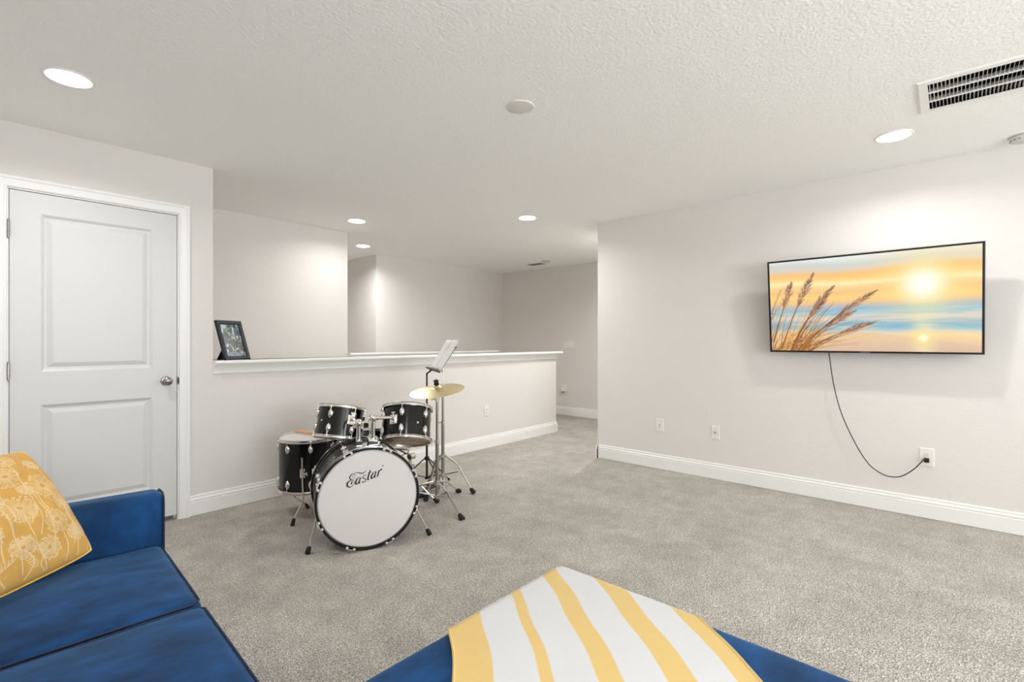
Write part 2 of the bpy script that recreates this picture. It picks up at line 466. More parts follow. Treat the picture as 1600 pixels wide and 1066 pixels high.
# big return-air grille
gx0, gx1, gy1, gy0 = 3.05, 3.475, .125, -.62
t = thing('air_grille', 'large white rectangular ceiling air grille with three rows of blades', 'air vent', (gx0, gy0, H))
g = MB((gx0, gy0, H)); zb = H - .008; ow = .038
ym = (gy0 + gy1) / 2
g.sweep([(gx0, ym, H), (gx0, gy1, H), (gx1, gy1, H), (gx1, gy0, H), (gx0, gy0, H), (gx0, ym, H)], [(0, 0), (0, -.004), (.004, -.008), (ow, -.008), (ow, 0)], (0, 0, 1))
g.build('frame', 'trim', t, smooth=False)
iw = (gx1 - gx0 - 2 * ow)
for q in (1, 2):
    g = MB((gx0, gy0, H)); xx = gx0 + ow + iw * q / 3
    g.box((xx - .004, gy0 + ow, H - .007), (xx + .004, gy1 - ow, H + .015)); g.build('divider', 'trim', t, smooth=False)
g = MB((gx0, gy0, H))
ny = int((gy1 - gy0 - 2 * ow) / .0145)
for q in range(3):
    xa = gx0 + ow + iw * q / 3 + .004; xb = gx0 + ow + iw * (q + 1) / 3 - .004
    sgn = (-1, -1, 1)[q]
    for i in range(ny):
        y = gy0 + ow + .0145 * (i + .5)
        g.add([(xa, y - sgn * .004, H - .004), (xb, y - sgn * .004, H - .004), (xb, y - sgn * .001, H + .012), (xa, y - sgn * .001, H + .012),
               (xa, y - sgn * .0026, H - .004), (xb, y - sgn * .0026, H - .004), (xb, y + sgn * .0004, H + .012), (xa, y + sgn * .0004, H + .012)],
              [(0, 1, 2, 3), (7, 6, 5, 4), (0, 4, 5, 1), (1, 5, 6, 2), (2, 6, 7, 3), (3, 7, 4, 0)])
g.build('blades', 'blade', t, smooth=False)
# cut the ceiling for the grille: rebuild ceiling with an opening and a duct above, coloured dark to stand for its inner shade
ce = bpy.data.objects['ceiling']; bpy.data.objects.remove(ce)
hx0, hx1, hy0, hy1 = gx0 + .034, gx1 - .034, gy0 + .034, gy1 - .034
c_ = MB()
X0, X1, Y0, Y1 = XL - .2, XF + .2, YS - .2, 7.5
c_.box((X0, Y0, H), (hx0, Y1, H + .1)); c_.box((hx1, Y0, H), (X1, Y1, H + .1)); c_.box((hx0, Y0, H), (hx1, hy0, H + .1)); c_.box((hx0, hy1, H), (hx1, Y1, H + .1))
ceil = c_.build('ceiling', 'ceiling', smooth=False); struct(ceil)
g = MB((gx0, gy0, H)); g.box((hx0 - .01, hy0 - .01, H + .101), (hx1 + .01, hy1 + .01, H + .11))
e_ = .004
g.box((hx0, hy0, H + .001), (hx0 + e_, hy1, H + .1)); g.box((hx1 - e_, hy0, H + .001), (hx1, hy1, H + .1)); g.box((hx0, hy0, H + .001), (hx1, hy0 + e_, H + .1)); g.box((hx0, hy1 - e_, H + .001), (hx1, hy1, H + .1))
g.build('duct', 'vent_shade', t, smooth=False)
# register in the far hall
t = thing('air_register', 'small dark slotted air register in the far hall ceiling', 'air vent', (6.12, 4.97, H))
MB().box((-.09, -.16, -.006), (.09, .16, 0)).build('frame', 'trim', t, smooth=False)
g = MB()
for i in range(9): g.box((-.07, -.14 + i * .032, -.0075), (.07, -.12 + i * .032, -.006))
g.build('slots', 'slot', t, smooth=False)

# ================================================================== WALL PLATES
def plate(name, label, cat, c, n, w_=.072, h_=.117):
    """an empty on the wall; local x to the right as seen, local y out of the wall, z up"""
    n = Vector(n); r = Vector((0, 0, 1)).cross(n)            # right as seen by a viewer facing the wall
    mt = Matrix(((r.x, n.x, 0, c[0]), (r.y, n.y, 0, c[1]), (r.z, n.z, 1, c[2]), (0, 0, 0, 1)))
    t = thing(name, label, cat, matrix=mt)
    m = MB(); lv = []
    for (e, y) in ((0, 0), (0, .0035), (.0015, .005), (.006, .0065)):
        lv += [(-w_ / 2 + e, y, -h_ / 2 + e), (w_ / 2 - e, y, -h_ / 2 + e), (w_ / 2 - e, y, h_ / 2 - e), (-w_ / 2 + e, y, h_ / 2 - e)]
    m.add(lv, [(4 * k + q, 4 * k + (q + 1) % 4, 4 * k + 4 + (q + 1) % 4, 4 * k + 4 + q) for k in range(3) for q in range(4)] + [(12, 13, 14, 15), (3, 2, 1, 0)])
    m.build('cover', 'plastic', t, smooth=False)
    return t
def duplex(t):
    for s in (-1, 1):
        o = MB(); o.lathe([(0, 0), (.0168, 0), (.0168, .0085), (.0155, .0095), (0, .0095)], (0, 1, 0), (0, 0, s * .0195), 24); rc = o.build('receptacle', 'plastic', t)
        o = MB()
        for dx in (-.0062, .0062): o.box((dx - .0012, .009, s * .0195 + .001), (dx + .0012, .0098, s * .0195 + .009))
        o.ball((0, .0095, s * .0195 - .007), .0026, 8, (1, .2, 1)); o.build('slots', 'slot', rc, smooth=False)
    MB().ball((0, .0065, 0), .003, 8, (1, .4, 1)).build('screw', 'plastic', t)
nL, nR, nF = (0, -1, 0), (-1, 0, 0), (-1, 0, 0)
t = plate('wall_outlet', 'white duplex outlet on the half wall to the right of the drums', 'outlet', (3.966, YA, .424), nL); duplex(t)
t = plate('wall_outlet', 'white duplex outlet on the television wall with the black plug in it', 'outlet', (XT, .128, .42), nR, .08, .125); duplex(t)
t = plate('wall_plate', 'blank-looking white wall plate nearest the corner, left of the round-jack plate', 'wall plate', (XT, 2.075, .42), nR, .08, .122)
MB().box((-.017, .0, -.034), (.017, .0085, .034)).build('insert', 'plastic', t, smooth=False)
MB().box((-.008, .0085, -.003), (.008, .009, .003)).box((-.006, .0085, -.022), (.006, .0088, -.017)).build('port', 'slot', t, smooth=False)
t = plate('wall_plate', 'small white wall plate with one dark round jack', 'wall plate', (XT, 1.555, .413), nR, .075, .117)
MB().lathe([(0, 0), (.0075, 0), (.0075, .012), (.004, .016), (0, .016)], (0, 1, 0), (0, .006, 0), 12).build('jack', 'silver', t)
for z in (-.03, .03): MB().ball((0, .0065, z), .003, 8, (1, .4, 1)).build('screw', 'silver', t)
t = plate('switch_plate', 'wide white plate of four light switches on the far hall wall', 'light switch', (XF, 4.66, 1.165), nF, .21, .118)
for q in range(4): MB().box((-.083 + q * .0465, .006, -.034), (-.056 + q * .0465, .010, .034)).build('rocker', 'plastic', t, smooth=False)
t = plate('wall_outlet', 'small white outlet low on the far hall wall', 'outlet', (XF, 4.76, .44), nF); duplex(t)
t = thing('plug_adapter', 'white plug-in adapter with a dark underside in the far hall outlet', 'plug', (XF - .0105, 4.765, .43))
MB().rbox((-.045, -.026, -.04), (0, .026, .03), .008, n=2).build('body', 'plastic', t)
MB().box((-.04, -.02, -.052), (-.006, .02, -.041)).build('underside', 'slot', t, smooth=False)

# ================================================================== TELEVISION
def tv_picture(W, Hh):
    rng = np.random.RandomState(3)
    v, u = np.mgrid[0:Hh, 0:W]; u = u / (W - 1.0); v = v / (Hh - 1.0)
    stops = [(0, (232, 236, 232)), (.06, (206, 212, 210)), (.12, (224, 208, 190)), (.17, (250, 200, 130)), (.21, (253, 210, 130)), (.26, (255, 238, 182)), (.31, (250, 214, 150)), (.36, (246, 200, 135)), (.42, (252, 214, 130)),
             (.475, (244, 202, 146)), (.515, (200, 190, 186)), (.55, (160, 194, 212)), (.60, (172, 204, 214)), (.645, (228, 216, 202)), (.68, (184, 200, 206)), (.715, (132, 180, 202)), (.76, (156, 196, 208)), (.795, (222, 214, 196)),
             (.83, (252, 220, 160)), (.90, (240, 205, 165)), (1, (214, 184, 164))]
    xs = [s[0] for s in stops]
    vv = v + .012 * np.sin(u * 9 + 1) * (v < .46) + .008 * np.sin(u * 17) * (v > .55) - .05 * np.maximum(0, .5 - np.abs(u - .7)) * (v < .3)
    img = np.stack([np.interp(vv, xs, [s[1][k] for s in stops]) for k in range(3)], -1) / 255.0
    # warmer sky to the right, foam streaks in the sea
    warm = np.clip((u - .35) * 1.6, 0, 1) * np.clip((.28 - v) * 6, 0, 1)
    img = img * (1 - .45 * warm[..., None]) + .45 * warm[..., None] * np.array([255, 226, 176]) / 255
    band = np.exp(-((vv - .165 + .05 * np.maximum(0, .5 - np.abs(u - .8))) / .035) ** 2) * np.clip(u * 1.3, .2, 1)
    img = img * (1 - .6 * band[..., None]) + .6 * band[..., None] * np.array([255, 190, 104]) / 255
    for _ in range(60):
        cu, cv = rng.rand(), .54 + .24 * rng.rand(); su, sv = .03 + .09 * rng.rand(), .004 + .008 * rng.rand()
        g_ = np.exp(-((u - cu) / su) ** 2 - ((v - cv) / sv) ** 2)[..., None] * .5
        c = np.array([(236, 228, 214), (120, 180, 206), (238, 206, 176)][rng.randint(3)]) / 255
        img = img * (1 - g_) + c * g_
    # sand bank
    sand = (v > .83 + .04 * np.sin(u * 5 + 2.2) + .12 * (u - .4) * (u > .4)) | ((u < .42) & (v > .76 + .25 * np.abs(u - .2)))
    s_ = sand[..., None] * .55
    img = img * (1 - s_) + np.array([226, 192, 166]) / 255 * s_
    # sun and its glitter
    su_, sv_ = .765, .335
    dd = np.sqrt(((u - su_) * 1.78) ** 2 + ((v - sv_) * 1.0) ** 2)
    for rad, amt, c in ((.34, .45, (255, 232, 150)), (.2, .8, (255, 246, 196)), (.13, 1.0, (255, 255, 244))):
        g_ = (np.exp(-(dd / rad) ** 3) * amt)[..., None]
        img = img * (1 - g_) + np.array(c) / 255 * g_
    g_ = (np.exp(-((u - .765) / .05) ** 2) * np.clip((v - .54) * 5, 0, 1) * .55)[..., None]
    img = img * (1 - g_) + np.array([255, 240, 190]) / 255 * g_
    dd = np.sqrt(((u - .765) * 1.78) ** 2 + (v - .86) ** 2)
    g_ = np.exp(-(dd / .075) ** 2)[..., None]; img = img * (1 - .8 * g_) + np.array([255, 226, 130]) / 255 * .8 * g_
    g_ = np.exp(-(dd / .042) ** 4)[..., None]; img = img * (1 - g_) + np.array([255, 250, 214]) / 255 * g_
    def blob(x, y, r, c, a):
        x0, x1 = max(0, int(x - r - 2)), min(W, int(x + r + 3)); y0, y1 = max(0, int(y - r - 2)), min(Hh, int(y + r + 3))
        if x1 <= x0 or y1 <= y0: return
        yy, xx = np.mgrid[y0:y1, x0:x1]
        w_ = (np.clip(r + .5 - np.hypot(xx - x, yy - y), 0, 1) * a)[..., None]
        img[y0:y1, x0:x1] = img[y0:y1, x0:x1] * (1 - w_) + np.array(c) / 255 * w_
    def blade(p0, p1, bend, r, c, a=.85):
        p0 = np.array(p0) * [W, Hh]; p1 = np.array(p1) * [W, Hh]
        n = int(np.hypot(*(p1 - p0)) * 1.3) + 2
        pm = (p0 + p1) / 2 + np.array([-bend * W, -bend * Hh * .6])
        for i in range(n):
            t_ = i / (n - 1.0); q = (1 - t_) ** 2 * p0 + 2 * t_ * (1 - t_) * pm + t_ * t_ * p1
            blob(q[0], q[1], max(.35, r * (1 - t_ * .8)), c, a)
    browns = [(176, 112, 52), (214, 150, 70), (120, 84, 66), (232, 178, 96), (150, 120, 104), (196, 128, 60), (240, 196, 120)]
    for _ in range(110):
        b0 = rng.rand() * .22; spread = .05 + rng.rand() * .26
        blade((b0, 1.02), (b0 + spread * (.5 + rng.rand()), 1.0 - (.15 + .55 * rng.rand()) * (1.15 - spread * 2.2)), .02 + .03 * rng.rand(), .6 + rng.rand() * 1.2, browns[rng.randint(7)], .7)
    for _ in range(16):
        blade((0, .95 - rng.rand() * .4), (.03 + rng.rand() * .1, .25 + rng.rand() * .4), .01, .7, browns[rng.randint(5)], .6)
    plumes = [((.06, .98), (.24, .17), .02), ((.11, 1.0), (.345, .315), .04), ((.17, 1.0), (.545, .385), .055), ((.15, 1.0), (.44, .585), .05), ((.21, 1.0), (.53, .70), .05), ((.01, .9), (.12, .25), .0), ((.12, 1.0), (.31, .40), .035)]
    for (a, b, bd) in plumes:
        blade(a, b, bd, 2.0, (150, 98, 50), .95)
        a_ = np.array(a); b_ = np.array(b); m_ = (a_ + b_) / 2 + [-bd, -bd * .6]
        for i in range(150):
            t_ = .58 + .42 * rng.rand(); q = (1 - t_) ** 2 * a_ + 2 * t_ * (1 - t_) * m_ + t_ * t_ * b_
            tan = (b_ - m_); tan = tan / np.hypot(*tan)
            wd = .045 * math.sin(PI * min(1, (t_ - .55) / .45)) + .004
            off = (rng.rand() - .5) * wd; nrm = np.array([-tan[1], tan[0]])
            p_ = q + nrm * off * .6
            blade(p_, p_ + tan * .035 + nrm * off * .8, 0, .9, [(126, 92, 84), (184, 132, 96), (210, 160, 110), (106, 80, 78)][rng.randint(4)], .75)
    return np.clip(img, 0, 1)
TVW, TVH = 1.236, .712
up = Vector((-math.sin(math.radians(7.3)), 0, math.cos(math.radians(7.3)))); rt = Vector((0, -1, 0)); nm = rt.cross(up)  # room side is -X
nm = Vector((-math.cos(math.radians(7.3)), 0, -math.sin(math.radians(7.3))))
ctr = Vector((4.262, .463, 1.489))
mt = Matrix(((rt.x, -nm.x, up.x, ctr.x), (rt.y, -nm.y, up.y, ctr.y), (rt.z, -nm.z, up.z, ctr.z), (0, 0, 0, 1)))   # local y points to the wall
tv = thing('television', 'wide flat television on the right wall showing beach grass at sunset', 'television', matrix=mt)
hw, hh = TVW / 2, TVH / 2
b = MB()
b.sweep([(-hw, 0, -hh), (hw, 0, -hh), (hw, 0, hh), (-hw, 0, hh), (-hw, 0, -hh - 1e-4)], [(-.0015, 0), (-.0015, .003), (-.0125, .003), (-.0125, -.006), (-.0015, -.006)], (0, -1, 0))
b.build('bezel', 'black_plastic', tv, smooth=False)
b = MB()
b.sweep([(-hw, 0, -hh), (hw, 0, -hh), (hw, 0, hh), (-hw, 0, hh), (-hw, 0, -hh - 1e-4)], [(.0015, .0015), (-.0015, .0015), (-.0015, -.024), (.0015, -.024)], (0, -1, 0))
b.build('edge_band', 'silver', tv, smooth=False)
b = MB(); b.box((-hw + .001, .006, -hh + .001), (hw - .001, .022, hh - .001)); b.rbox((-hw + .12, .02, -hh + .04), (hw - .12, .055, hh - .2), .012, n=2)
b.build('back_shell', 'black_plastic', tv)
Wp, Hp = 520, 294
img = lin(tv_picture(Wp, Hp))
sx, sz = hw - .012, hh - .012
vs = [(-sx + 2 * sx * i / (Wp - 1), .0, sz - 2 * sz * q / (Hp - 1)) for q in range(Hp) for i in range(Wp)]
fs = [(q * Wp + i, (q + 1) * Wp + i, (q + 1) * Wp + i + 1, q * Wp + i + 1) for q in range(Hp - 1) for i in range(Wp - 1)]
MB().add(vs, fs).build('screen', 'screen', tv, smooth=False, fix=False, colors=np.concatenate([img.reshape(-1, 3), np.ones((Wp * Hp, 1))], 1))
MB().box((-.03, -.0045, -hh + .0035), (.03, -.0028, -hh + .0085)).build('maker_mark', 'silver', tv, smooth=False)
mtb = thing('wall_mount', 'black bracket holding the television off the wall', 'wall mount', (XT, .463, 1.45))
b = MB(); b.box((-.02, -.2, -.12), (0, .2, .12)); b.box((-.10, -.13, -.03), (-.02, -.10, .03)); b.box((-.10, .10, -.03), (-.02, .13, .03)); b.build('bracket_arm', 'black_metal', mtb, smooth=False)
# power cord
cpts = [(4.345, .70, 1.20), (4.352, .69, 1.13), (4.355, .661, .90), (4.358, .613, .687), (4.362, .533, .483), (4.364, .457, .345), (4.366, .39, .284), (4.368, .325, .262), (4.372, .26, .277), (4.38, .195, .335), (4.392, .15, .398), (4.398, .138, .415)]
t = thing('power_cord', 'thin black power cord hanging from the television to the outlet', 'cord', (4.36, .4, 1.13))
MB((4.36, .4, 1.13)).tube(spline(cpts, 8), .0034, 8).build('cable', 'cable', t)
MB((4.36, .4, 1.13)).rbox((4.392, .114, .388), (4.4195, .142, .418), .006, n=2).build('plug', 'cable', t)

# ================================================================== SOFA
so = thing('sofa', 'blue velvet sofa with square arm and loose seat cushions in the left corner', 'sofa', (.462, 1.60, 0), math.radians(-2.75))
SEATX0 = -.60
def piping(m, pts, r=.0045, k=6, closed=False): m.tube(spline(pts, k), r, 6)
m = MB(); m.rbox((-.86, -1.17, .12), (-.03, .585, .335), .02, n=3); m.build('base_frame', 'velvet', so)
for i, (y0, y1) in enumerate(((0.004, .585), (-.583, -.002), (-1.17, -.587))):
    m = MB(); m.rbox((SEATX0, y0, .325), (0.0, y1, .473), .032, crown=.032, n=14, wob=.004, seed=i * 5.1)
    cu = m.build('seat_cushion', 'velvet', so)
    e = .009
    def top(x, y):
        hx, hy = -SEATX0 / 2, (y1 - y0) / 2
        fx, fy = (x - SEATX0 / 2) / hx, (y - (y0 + y1) / 2) / hy
        return .467 + .032 * max(0, 1 - fx * fx) * max(0, 1 - fy * fy)
    loop = []
    for (ax_, ay_, bx_, by_) in ((SEATX0 + .03, y0 + e, -.03, y0 + e), (-.03, y0 + e, -e, y0 + .03), (-e, y0 + .03, -e, y1 - .03), (-e, y1 - .03, -.03, y1 - e), (-.03, y1 - e, SEATX0 + .03, y1 - e)):
        n_ = 14 if abs(ax_ - bx_) + abs(ay_ - by_) > .1 else 3
        for q in range(n_):
            x = ax_ + (bx_ - ax_) * q / n_; y = ay_ + (by_ - ay_) * q / n_
            loop.append((x, y, top(x, y)))
    MB().tube(loop, .0034, 6).build('piping', 'piping', cu)
    m = MB(); m.rbox((-.80, y0, .46), (-.61, y1, .86), .05, crown=.02, n=8, wob=.004, seed=i + 2.2); m.build('back_cushion', 'velvet', so)
m = MB(); m.rbox((-.90, -1.17, .12), (-.79, .585, .80), .04, n=4); m.build('backrest', 'velvet', so)
for (y0, y1) in ((.587, .705), (-1.29, -1.172)):
    m = MB(); m.rbox((-.90, y0, .12), (.008, y1, .655), .03, crown=.006, n=8); ar = m.build('arm', 'velvet', so)
    s = .006; pp = [(.004, y0 + s, .14), (.004, y0 + s, .40), (.004, y0 + s, .62), (.004, y0 + .012, .641), (.004, y0 + .03, .650), (.004, y1 - .03, .650), (.004, y1 - .012, .641), (.004, y1 - s, .62), (.004, y1 - s, .40), (.004, y1 - s, .14)]
    MB().tube(pp, .0042, 6).build('piping', 'piping', ar)
for x in (-.84, -.06):
    for y in (-1.22, .63): MB().lathe([(0, 0), (.015, 0), (.024, .125), (0, .125)], at=(x, y, 0), n=14).build('leg', 'black_plastic', so)

# ================================================================== OTTOMAN
ox0, ox1, oy0, oy1 = .50, 1.345, .12, .992
ot = thing('ottoman', 'large square blue velvet ottoman under the striped throw', 'ottoman', ((ox0 + ox1) / 2, (oy0 + oy1) / 2, 0), math.radians(-.6))
hx, hy = (ox1 - ox0) / 2, (oy1 - oy0) / 2
MB().rbox((-hx + .01, -hy + .01, .10), (hx - .01, hy - .01, .33), .02, n=4).build('base_frame', 'velvet', ot)
cu = MB().rbox((-hx, -hy, .32), (hx, hy, .468), .045, crown=.016, n=16, wob=.003, seed=9).build('seat_cushion', 'velvet', ot)
lp = []
for (sx_, sy_, a0) in ((1, -1, -90), (1, 1, 0), (-1, 1, 90), (-1, -1, 180)):
    for q in range(6):
        a = math.radians(a0 + 90 * q / 5); lp.append(((hx - .045) * sx_ + .040 * math.cos(a), (hy - .045) * sy_ + .040 * math.sin(a), .335))
lp.append(lp[0]); MB().tube(lp, .0045, 6).build('piping', 'piping', cu)
for sx_ in (-1, 1):
    for sy_ in (-1, 1): MB().lathe([(0, 0), (.015, 0), (.024, .11), (0, .11)], at=((hx - .07) * sx_, (hy - .07) * sy_, 0), n=14).build('leg', 'black_plastic', ot)

# ---- striped throw laid diagonally across it
YEL = np.array(srgb(205, 176, 112)[:3]); WHT = np.array(srgb(198, 198, 199)[:3])
pd = Vector((.785, -.62)).normalized(); td = Vector((.62, .785)).normalized()
def drape(x, y):
    """lay the point of the flat cloth on the cushion, folding down past its edges"""
    cx, cy = (ox0 + ox1) / 2, (oy0 + oy1) / 2; R = .05
    qx, qy = abs(x - cx) - (hx + .004 - R), abs(y - cy) - (hy + .004 - R)
    sx_, sy_ = (1 if x > cx else -1), (1 if y > cy else -1)
    mx, my = max(qx, 0), max(qy, 0); dd = math.hypot(mx, my)
    z_top = .4735 + .016 * max(0, 1 - ((x - cx) / hx) ** 2) * max(0, 1 - ((y - cy) / hy) ** 2)
    if dd <= 1e-6: return (x, y, z_top)
    ux, uy = mx / dd * sx_, my / dd * sy_
    bx, by = x - ux * dd, y - uy * dd
    arc = R * PI / 2
    if dd < arc:
        a = dd / R; return (bx + ux * R * math.sin(a), by + uy * R * math.sin(a), z_top - R * (1 - math.cos(a)))
    ex = dd - arc
    fold = .010 * math.sin((x * 1.7 - y * 1.3) * 16) * min(1, ex * 9) + .012 * min(1, ex * 6)
    return (bx + ux * (R + fold), by + uy * (R + fold), z_top - R - ex)
s0, s1, t0_, t1_ = .055, .722, .20, 2.02
NS, NT = 134, 300
vs = []; cols = []; th = .006
bands = [(.055, .142), (.24, .271), (.366, .42), (.516, .581), (.672, .73)]
def row(off):
    for jt in range(NT + 1):
        for is_ in range(NS + 1):
            s = s0 + (s1 - s0) * is_ / NS; tt = t0_ + (t1_ - t0_) * jt / NT
            wobble = .006 * math.sin(tt * 5 + 1) + (.012 * (1 - (s - s0) / (s1 - s0)) * math.cos((tt - .9) * 3.0))
            se = s - .008 + wobble + .003 * math.sin(tt * 23 + s * 3)
            x = pd.x * se + td.x * tt; y = pd.y * se + td.y * tt
            X, Y, Z = drape(x, y)
            vs.append((X, Y, Z + off + .0015 * noise.noise(Vector((x * 7, y * 7, 2)))))
            cols.append(list(YEL if any(a <= s <= c for a, c in bands) else WHT) + [1])
row(.005)
fs = []
for jt in range(NT):
    for is_ in range(NS):
        a = jt * (NS + 1) + is_; fs.append((a, a + 1, a + NS + 2, a + NS + 1))
# keep cloth whose overhang is not longer than 0.3 m
fs = [f for f in fs if min(vs[i][2] for i in f) > .16]
used = sorted({i for f in fs for i in f}); remap = {o_: n_ for n_, o_ in enumerate(used)}
vs2 = [vs[i] for i in used]; fs2 = [tuple(remap[i] for i in f) for f in fs]; cols2 = [cols[i] for i in used]
tb = thing('throw_blanket', 'white throw blanket with yellow stripes draped over the blue ottoman', 'blanket', (1.0, .7, .47))
cl = MB((1.0, .7, .47)).add(vs2, fs2).build('cloth', 'throw', tb, fix=False, colors=cols2, angle=80)
md = cl.modifiers.new('thickness', 'SOLIDIFY'); md.thickness = .005; md.offset = 0
# rolled overlocked hems along both long sides
for is_ in (0, NS):
    pts = [vs[jt * (NS + 1) + is_] for jt in range(NT + 1) if vs[jt * (NS + 1) + is_][2] > .16]
    pts = [(p[0], p[1], p[2] + .001) for p in pts]
    MB((1.0, .7, .47)).tube(pts, .0042, 6).build('hem', 'fringe', tb)

# ================================================================== PILLOW
def pillow_paint(N):
    rng = np.random.RandomState(11)
    base_ = np.array([204, 158, 80]) / 255.0
    img = np.ones((N, N, 3)) * base_
    yy, xx = np.mgrid[0:N, 0:N] / (N - 1.0)
    cov = np.zeros((N, N))
    def line(x0, y0, x1, y1, r=.0028, a=.8):
        n = int(math.hypot(x1 - x0, y1 - y0) * N * 1.2) + 2
        for i in range(n):
            t_ = i / (n - 1.0); px, py = (x0 + (x1 - x0) * t_) * N, (y0 + (y1 - y0) * t_) * N
            ix, iy = int(px), int(py); k_ = 2
            for a_ in range(max(0, iy - k_), min(N, iy + k_ + 1)):
                for b_ in range(max(0, ix - k_), min(N, ix + k_ + 1)):
                    w_ = max(0, min(1, r * N + .5 - math.hypot(b_ - px, a_ - py))) * a
                    if w_ > cov[a_, b_]: cov[a_, b_] = w_
    def head(cx, cy, R, n=34):
        for i in range(n):
            a = 2 * PI * i / n + rng.rand() * .1; r0 = R * .22; r1 = R * (.75 + .25 * rng.rand())
            ex, ey = cx + math.cos(a) * r1, cy + math.sin(a) * r1
            line(cx + math.cos(a) * r0, cy + math.sin(a) * r0, ex, ey, .0024, .75)
            for q in (-.45, 0, .45): line(ex, ey, ex + math.cos(a + q) * R * .16, ey + math.sin(a + q) * R * .16, .0022, .85)
    def stem(p, q, bend):
        px, py = p
        for i in range(1, 13):
            t_ = i / 12; nx = p[0] + (q[0] - p[0]) * t_ + bend * math.sin(PI * t_); ny = p[1] + (q[1] - p[1]) * t_
            line(px, py, nx, ny, .0036, .9); px, py = nx, ny
    # x 0..1 runs from the left corner to the right corner, y 0..1 from the bottom up
    heads = [(.84, .60, .10), (.66, .74, .085), (.60, .46, .10), (.44, .66, .10), (.36, .36, .09), (.22, .62, .10), (.78, .30, .085), (.90, .82, .05), (.15, .28, .08), (.52, .20, .07), (.30, .86, .07), (.10, .84, .08), (.74, .90, .07), (.92, .44, .07), (.90, .18, .06), (.68, .14, .07), (.50, .88, .06), (.50, .55, .05), (.72, .60, .05)]
    for (cx, cy, R) in heads:
        head(cx, cy, R); stem((cx + (rng.rand() - .5) * .12, max(0.02, cy - .5)), (cx, cy - R * .2), (rng.rand() - .5) * .12)
    for _ in range(16):
        cx, cy, a = rng.rand(), rng.rand() * .45, rng.rand() * 3
        for q in range(6):
            for sgn in (-1, 1):
                bx, by = cx + math.cos(a) * q * .02, cy + abs(math.sin(a)) * q * .02
                line(bx, by, bx + math.cos(a + sgn * .9) * .03, by + abs(math.sin(a + sgn * .9)) * .03, .003, .8)
    for _ in range(90):
        cx, cy = rng.rand(), rng.rand(); line(cx, cy, cx + .006, cy + .004, .003, .7)
    img = img * (1 - cov[..., None]) + np.array([222, 200, 164]) / 255.0 * cov[..., None]
    return img
NP = 330
pimg = lin(pillow_paint(NP))
BR = Vector((.285, 2.125, .525)); v_ = Vector((-.14, .195, .305)).normalized(); u_ = Vector((-.85, -.5, -.1)); u_ = (u_ - v_ * u_.dot(v_)).normalized()
S = .415
nrm = u_.cross(v_).normalized()
if nrm.y > 0: nrm = -nrm
pc = BR + (u_ + v_) * S / 2
pl = thing('throw_pillow', 'yellow cushion with white dandelion embroidery leaning on the sofa arm', 'pillow', pc)
def pil_pt(a, b_, side):
    """a along u (0 right .. 1 left), b_ up"""
    x, y = 2 * a - 1, 2 * b_ - 1
    edge = max(0, (1 - x * x) * (1 - y * y))
    thick = .098 * edge ** .50
    pull = 1 + .022 * (1 - y * y) - .03 * abs(y) ** 8; pull2 = 1 + .022 * (1 - x * x) - .03 * abs(x) ** 8
    wr = (.020 * noise.noise(Vector((a * 4, b_ * 4, side))) + .013 * noise.noise(Vector((a * 11 + b_ * 4, b_ * 9 - a * 5, side)))) * edge ** .6 + .005 * math.sin((a * .7 + b_) * 26) * edge * (1 - edge) * 2 * noise.noise(Vector((a * 3, b_ * 3, 7)))
    return u_ * x * pull * S / 2 + v_ * y * pull2 * S / 2 + nrm * side * (thick + wr)
vs = []; cols = []
for q in range(NP):
    for i in range(NP):
        vs.append(pil_pt(i / (NP - 1), q / (NP - 1), 1)); c = pimg[q, NP - 1 - i]; cols.append((c[0], c[1], c[2], 1))
fs = [(q * NP + i, q * NP + i + 1, (q + 1) * NP + i + 1, (q + 1) * NP + i) for q in range(NP - 1) for i in range(NP - 1)]
o = MB().add(vs, fs).build('front_panel', 'pillow', pl, fix=False, colors=cols, angle=180)
nb = 40
vs = [pil_pt(i / nb, q / nb, -1) for q in range(nb + 1) for i in range(nb + 1)]
fs = [(q * (nb + 1) + i, (q + 1) * (nb + 1) + i, (q + 1) * (nb + 1) + i + 1, q * (nb + 1) + i + 1) for q in range(nb) for i in range(nb)]
MB().add(vs, fs).build('back_panel', 'pillow_back', pl, fix=False, angle=180)
ring = [pil_pt(i / 30, 0, 0) for i in range(30)] + [pil_pt(1, i / 30, 0) for i in range(30)] + [pil_pt(1 - i / 30, 1, 0) for i in range(30)] + [pil_pt(0, 1 - i / 30, 0) for i in range(31)]
MB().tube(ring, .0035, 6).build('seam', 'pillow_back', pl)

# ================================================================== PICTURE FRAME on the capping
fA = Vector((1.252, 3.905, 1.0825)); fx = Vector((.205, .10, 0)).normalized()
FW, FH = .228, .305; lean = math.radians(18)
fb = Vector((-fx.y, fx.x, 0)); fz = fb * math.sin(lean) + Vector((0, 0, 1)) * math.cos(lean); fn = fx.cross(fz)     # fn points to the viewer side
mt = Matrix(((fx.x, -fn.x, fz.x, fA.x), (fx.y, -fn.y, fz.y, fA.y), (fx.z, -fn.z, fz.z, fA.z), (0, 0, 0, 1)))
fr = thing('picture_frame', 'dark photo frame standing tilted on the left end of the half wall', 'picture frame', matrix=mt)
BW = .028
m = MB()
m.sweep([(0, 0, 0), (FW, 0, 0), (FW, 0, FH), (0, 0, FH), (0, 0, -1e-4)], [(0, 0), (0, .008), (-.006, .012), (-BW + .004, .010), (-BW, .004), (-BW, -.010), (0, -.010)], (0, -1, 0))
m.build('border', 'frame_navy', fr, smooth=False)
MB().box((.004, .004, .004), (FW - .004, .010, FH - .004)).build('back_board', 'black_plastic', fr, smooth=False)
rng = np.random.RandomState(5); a_, b_ = 56, 76
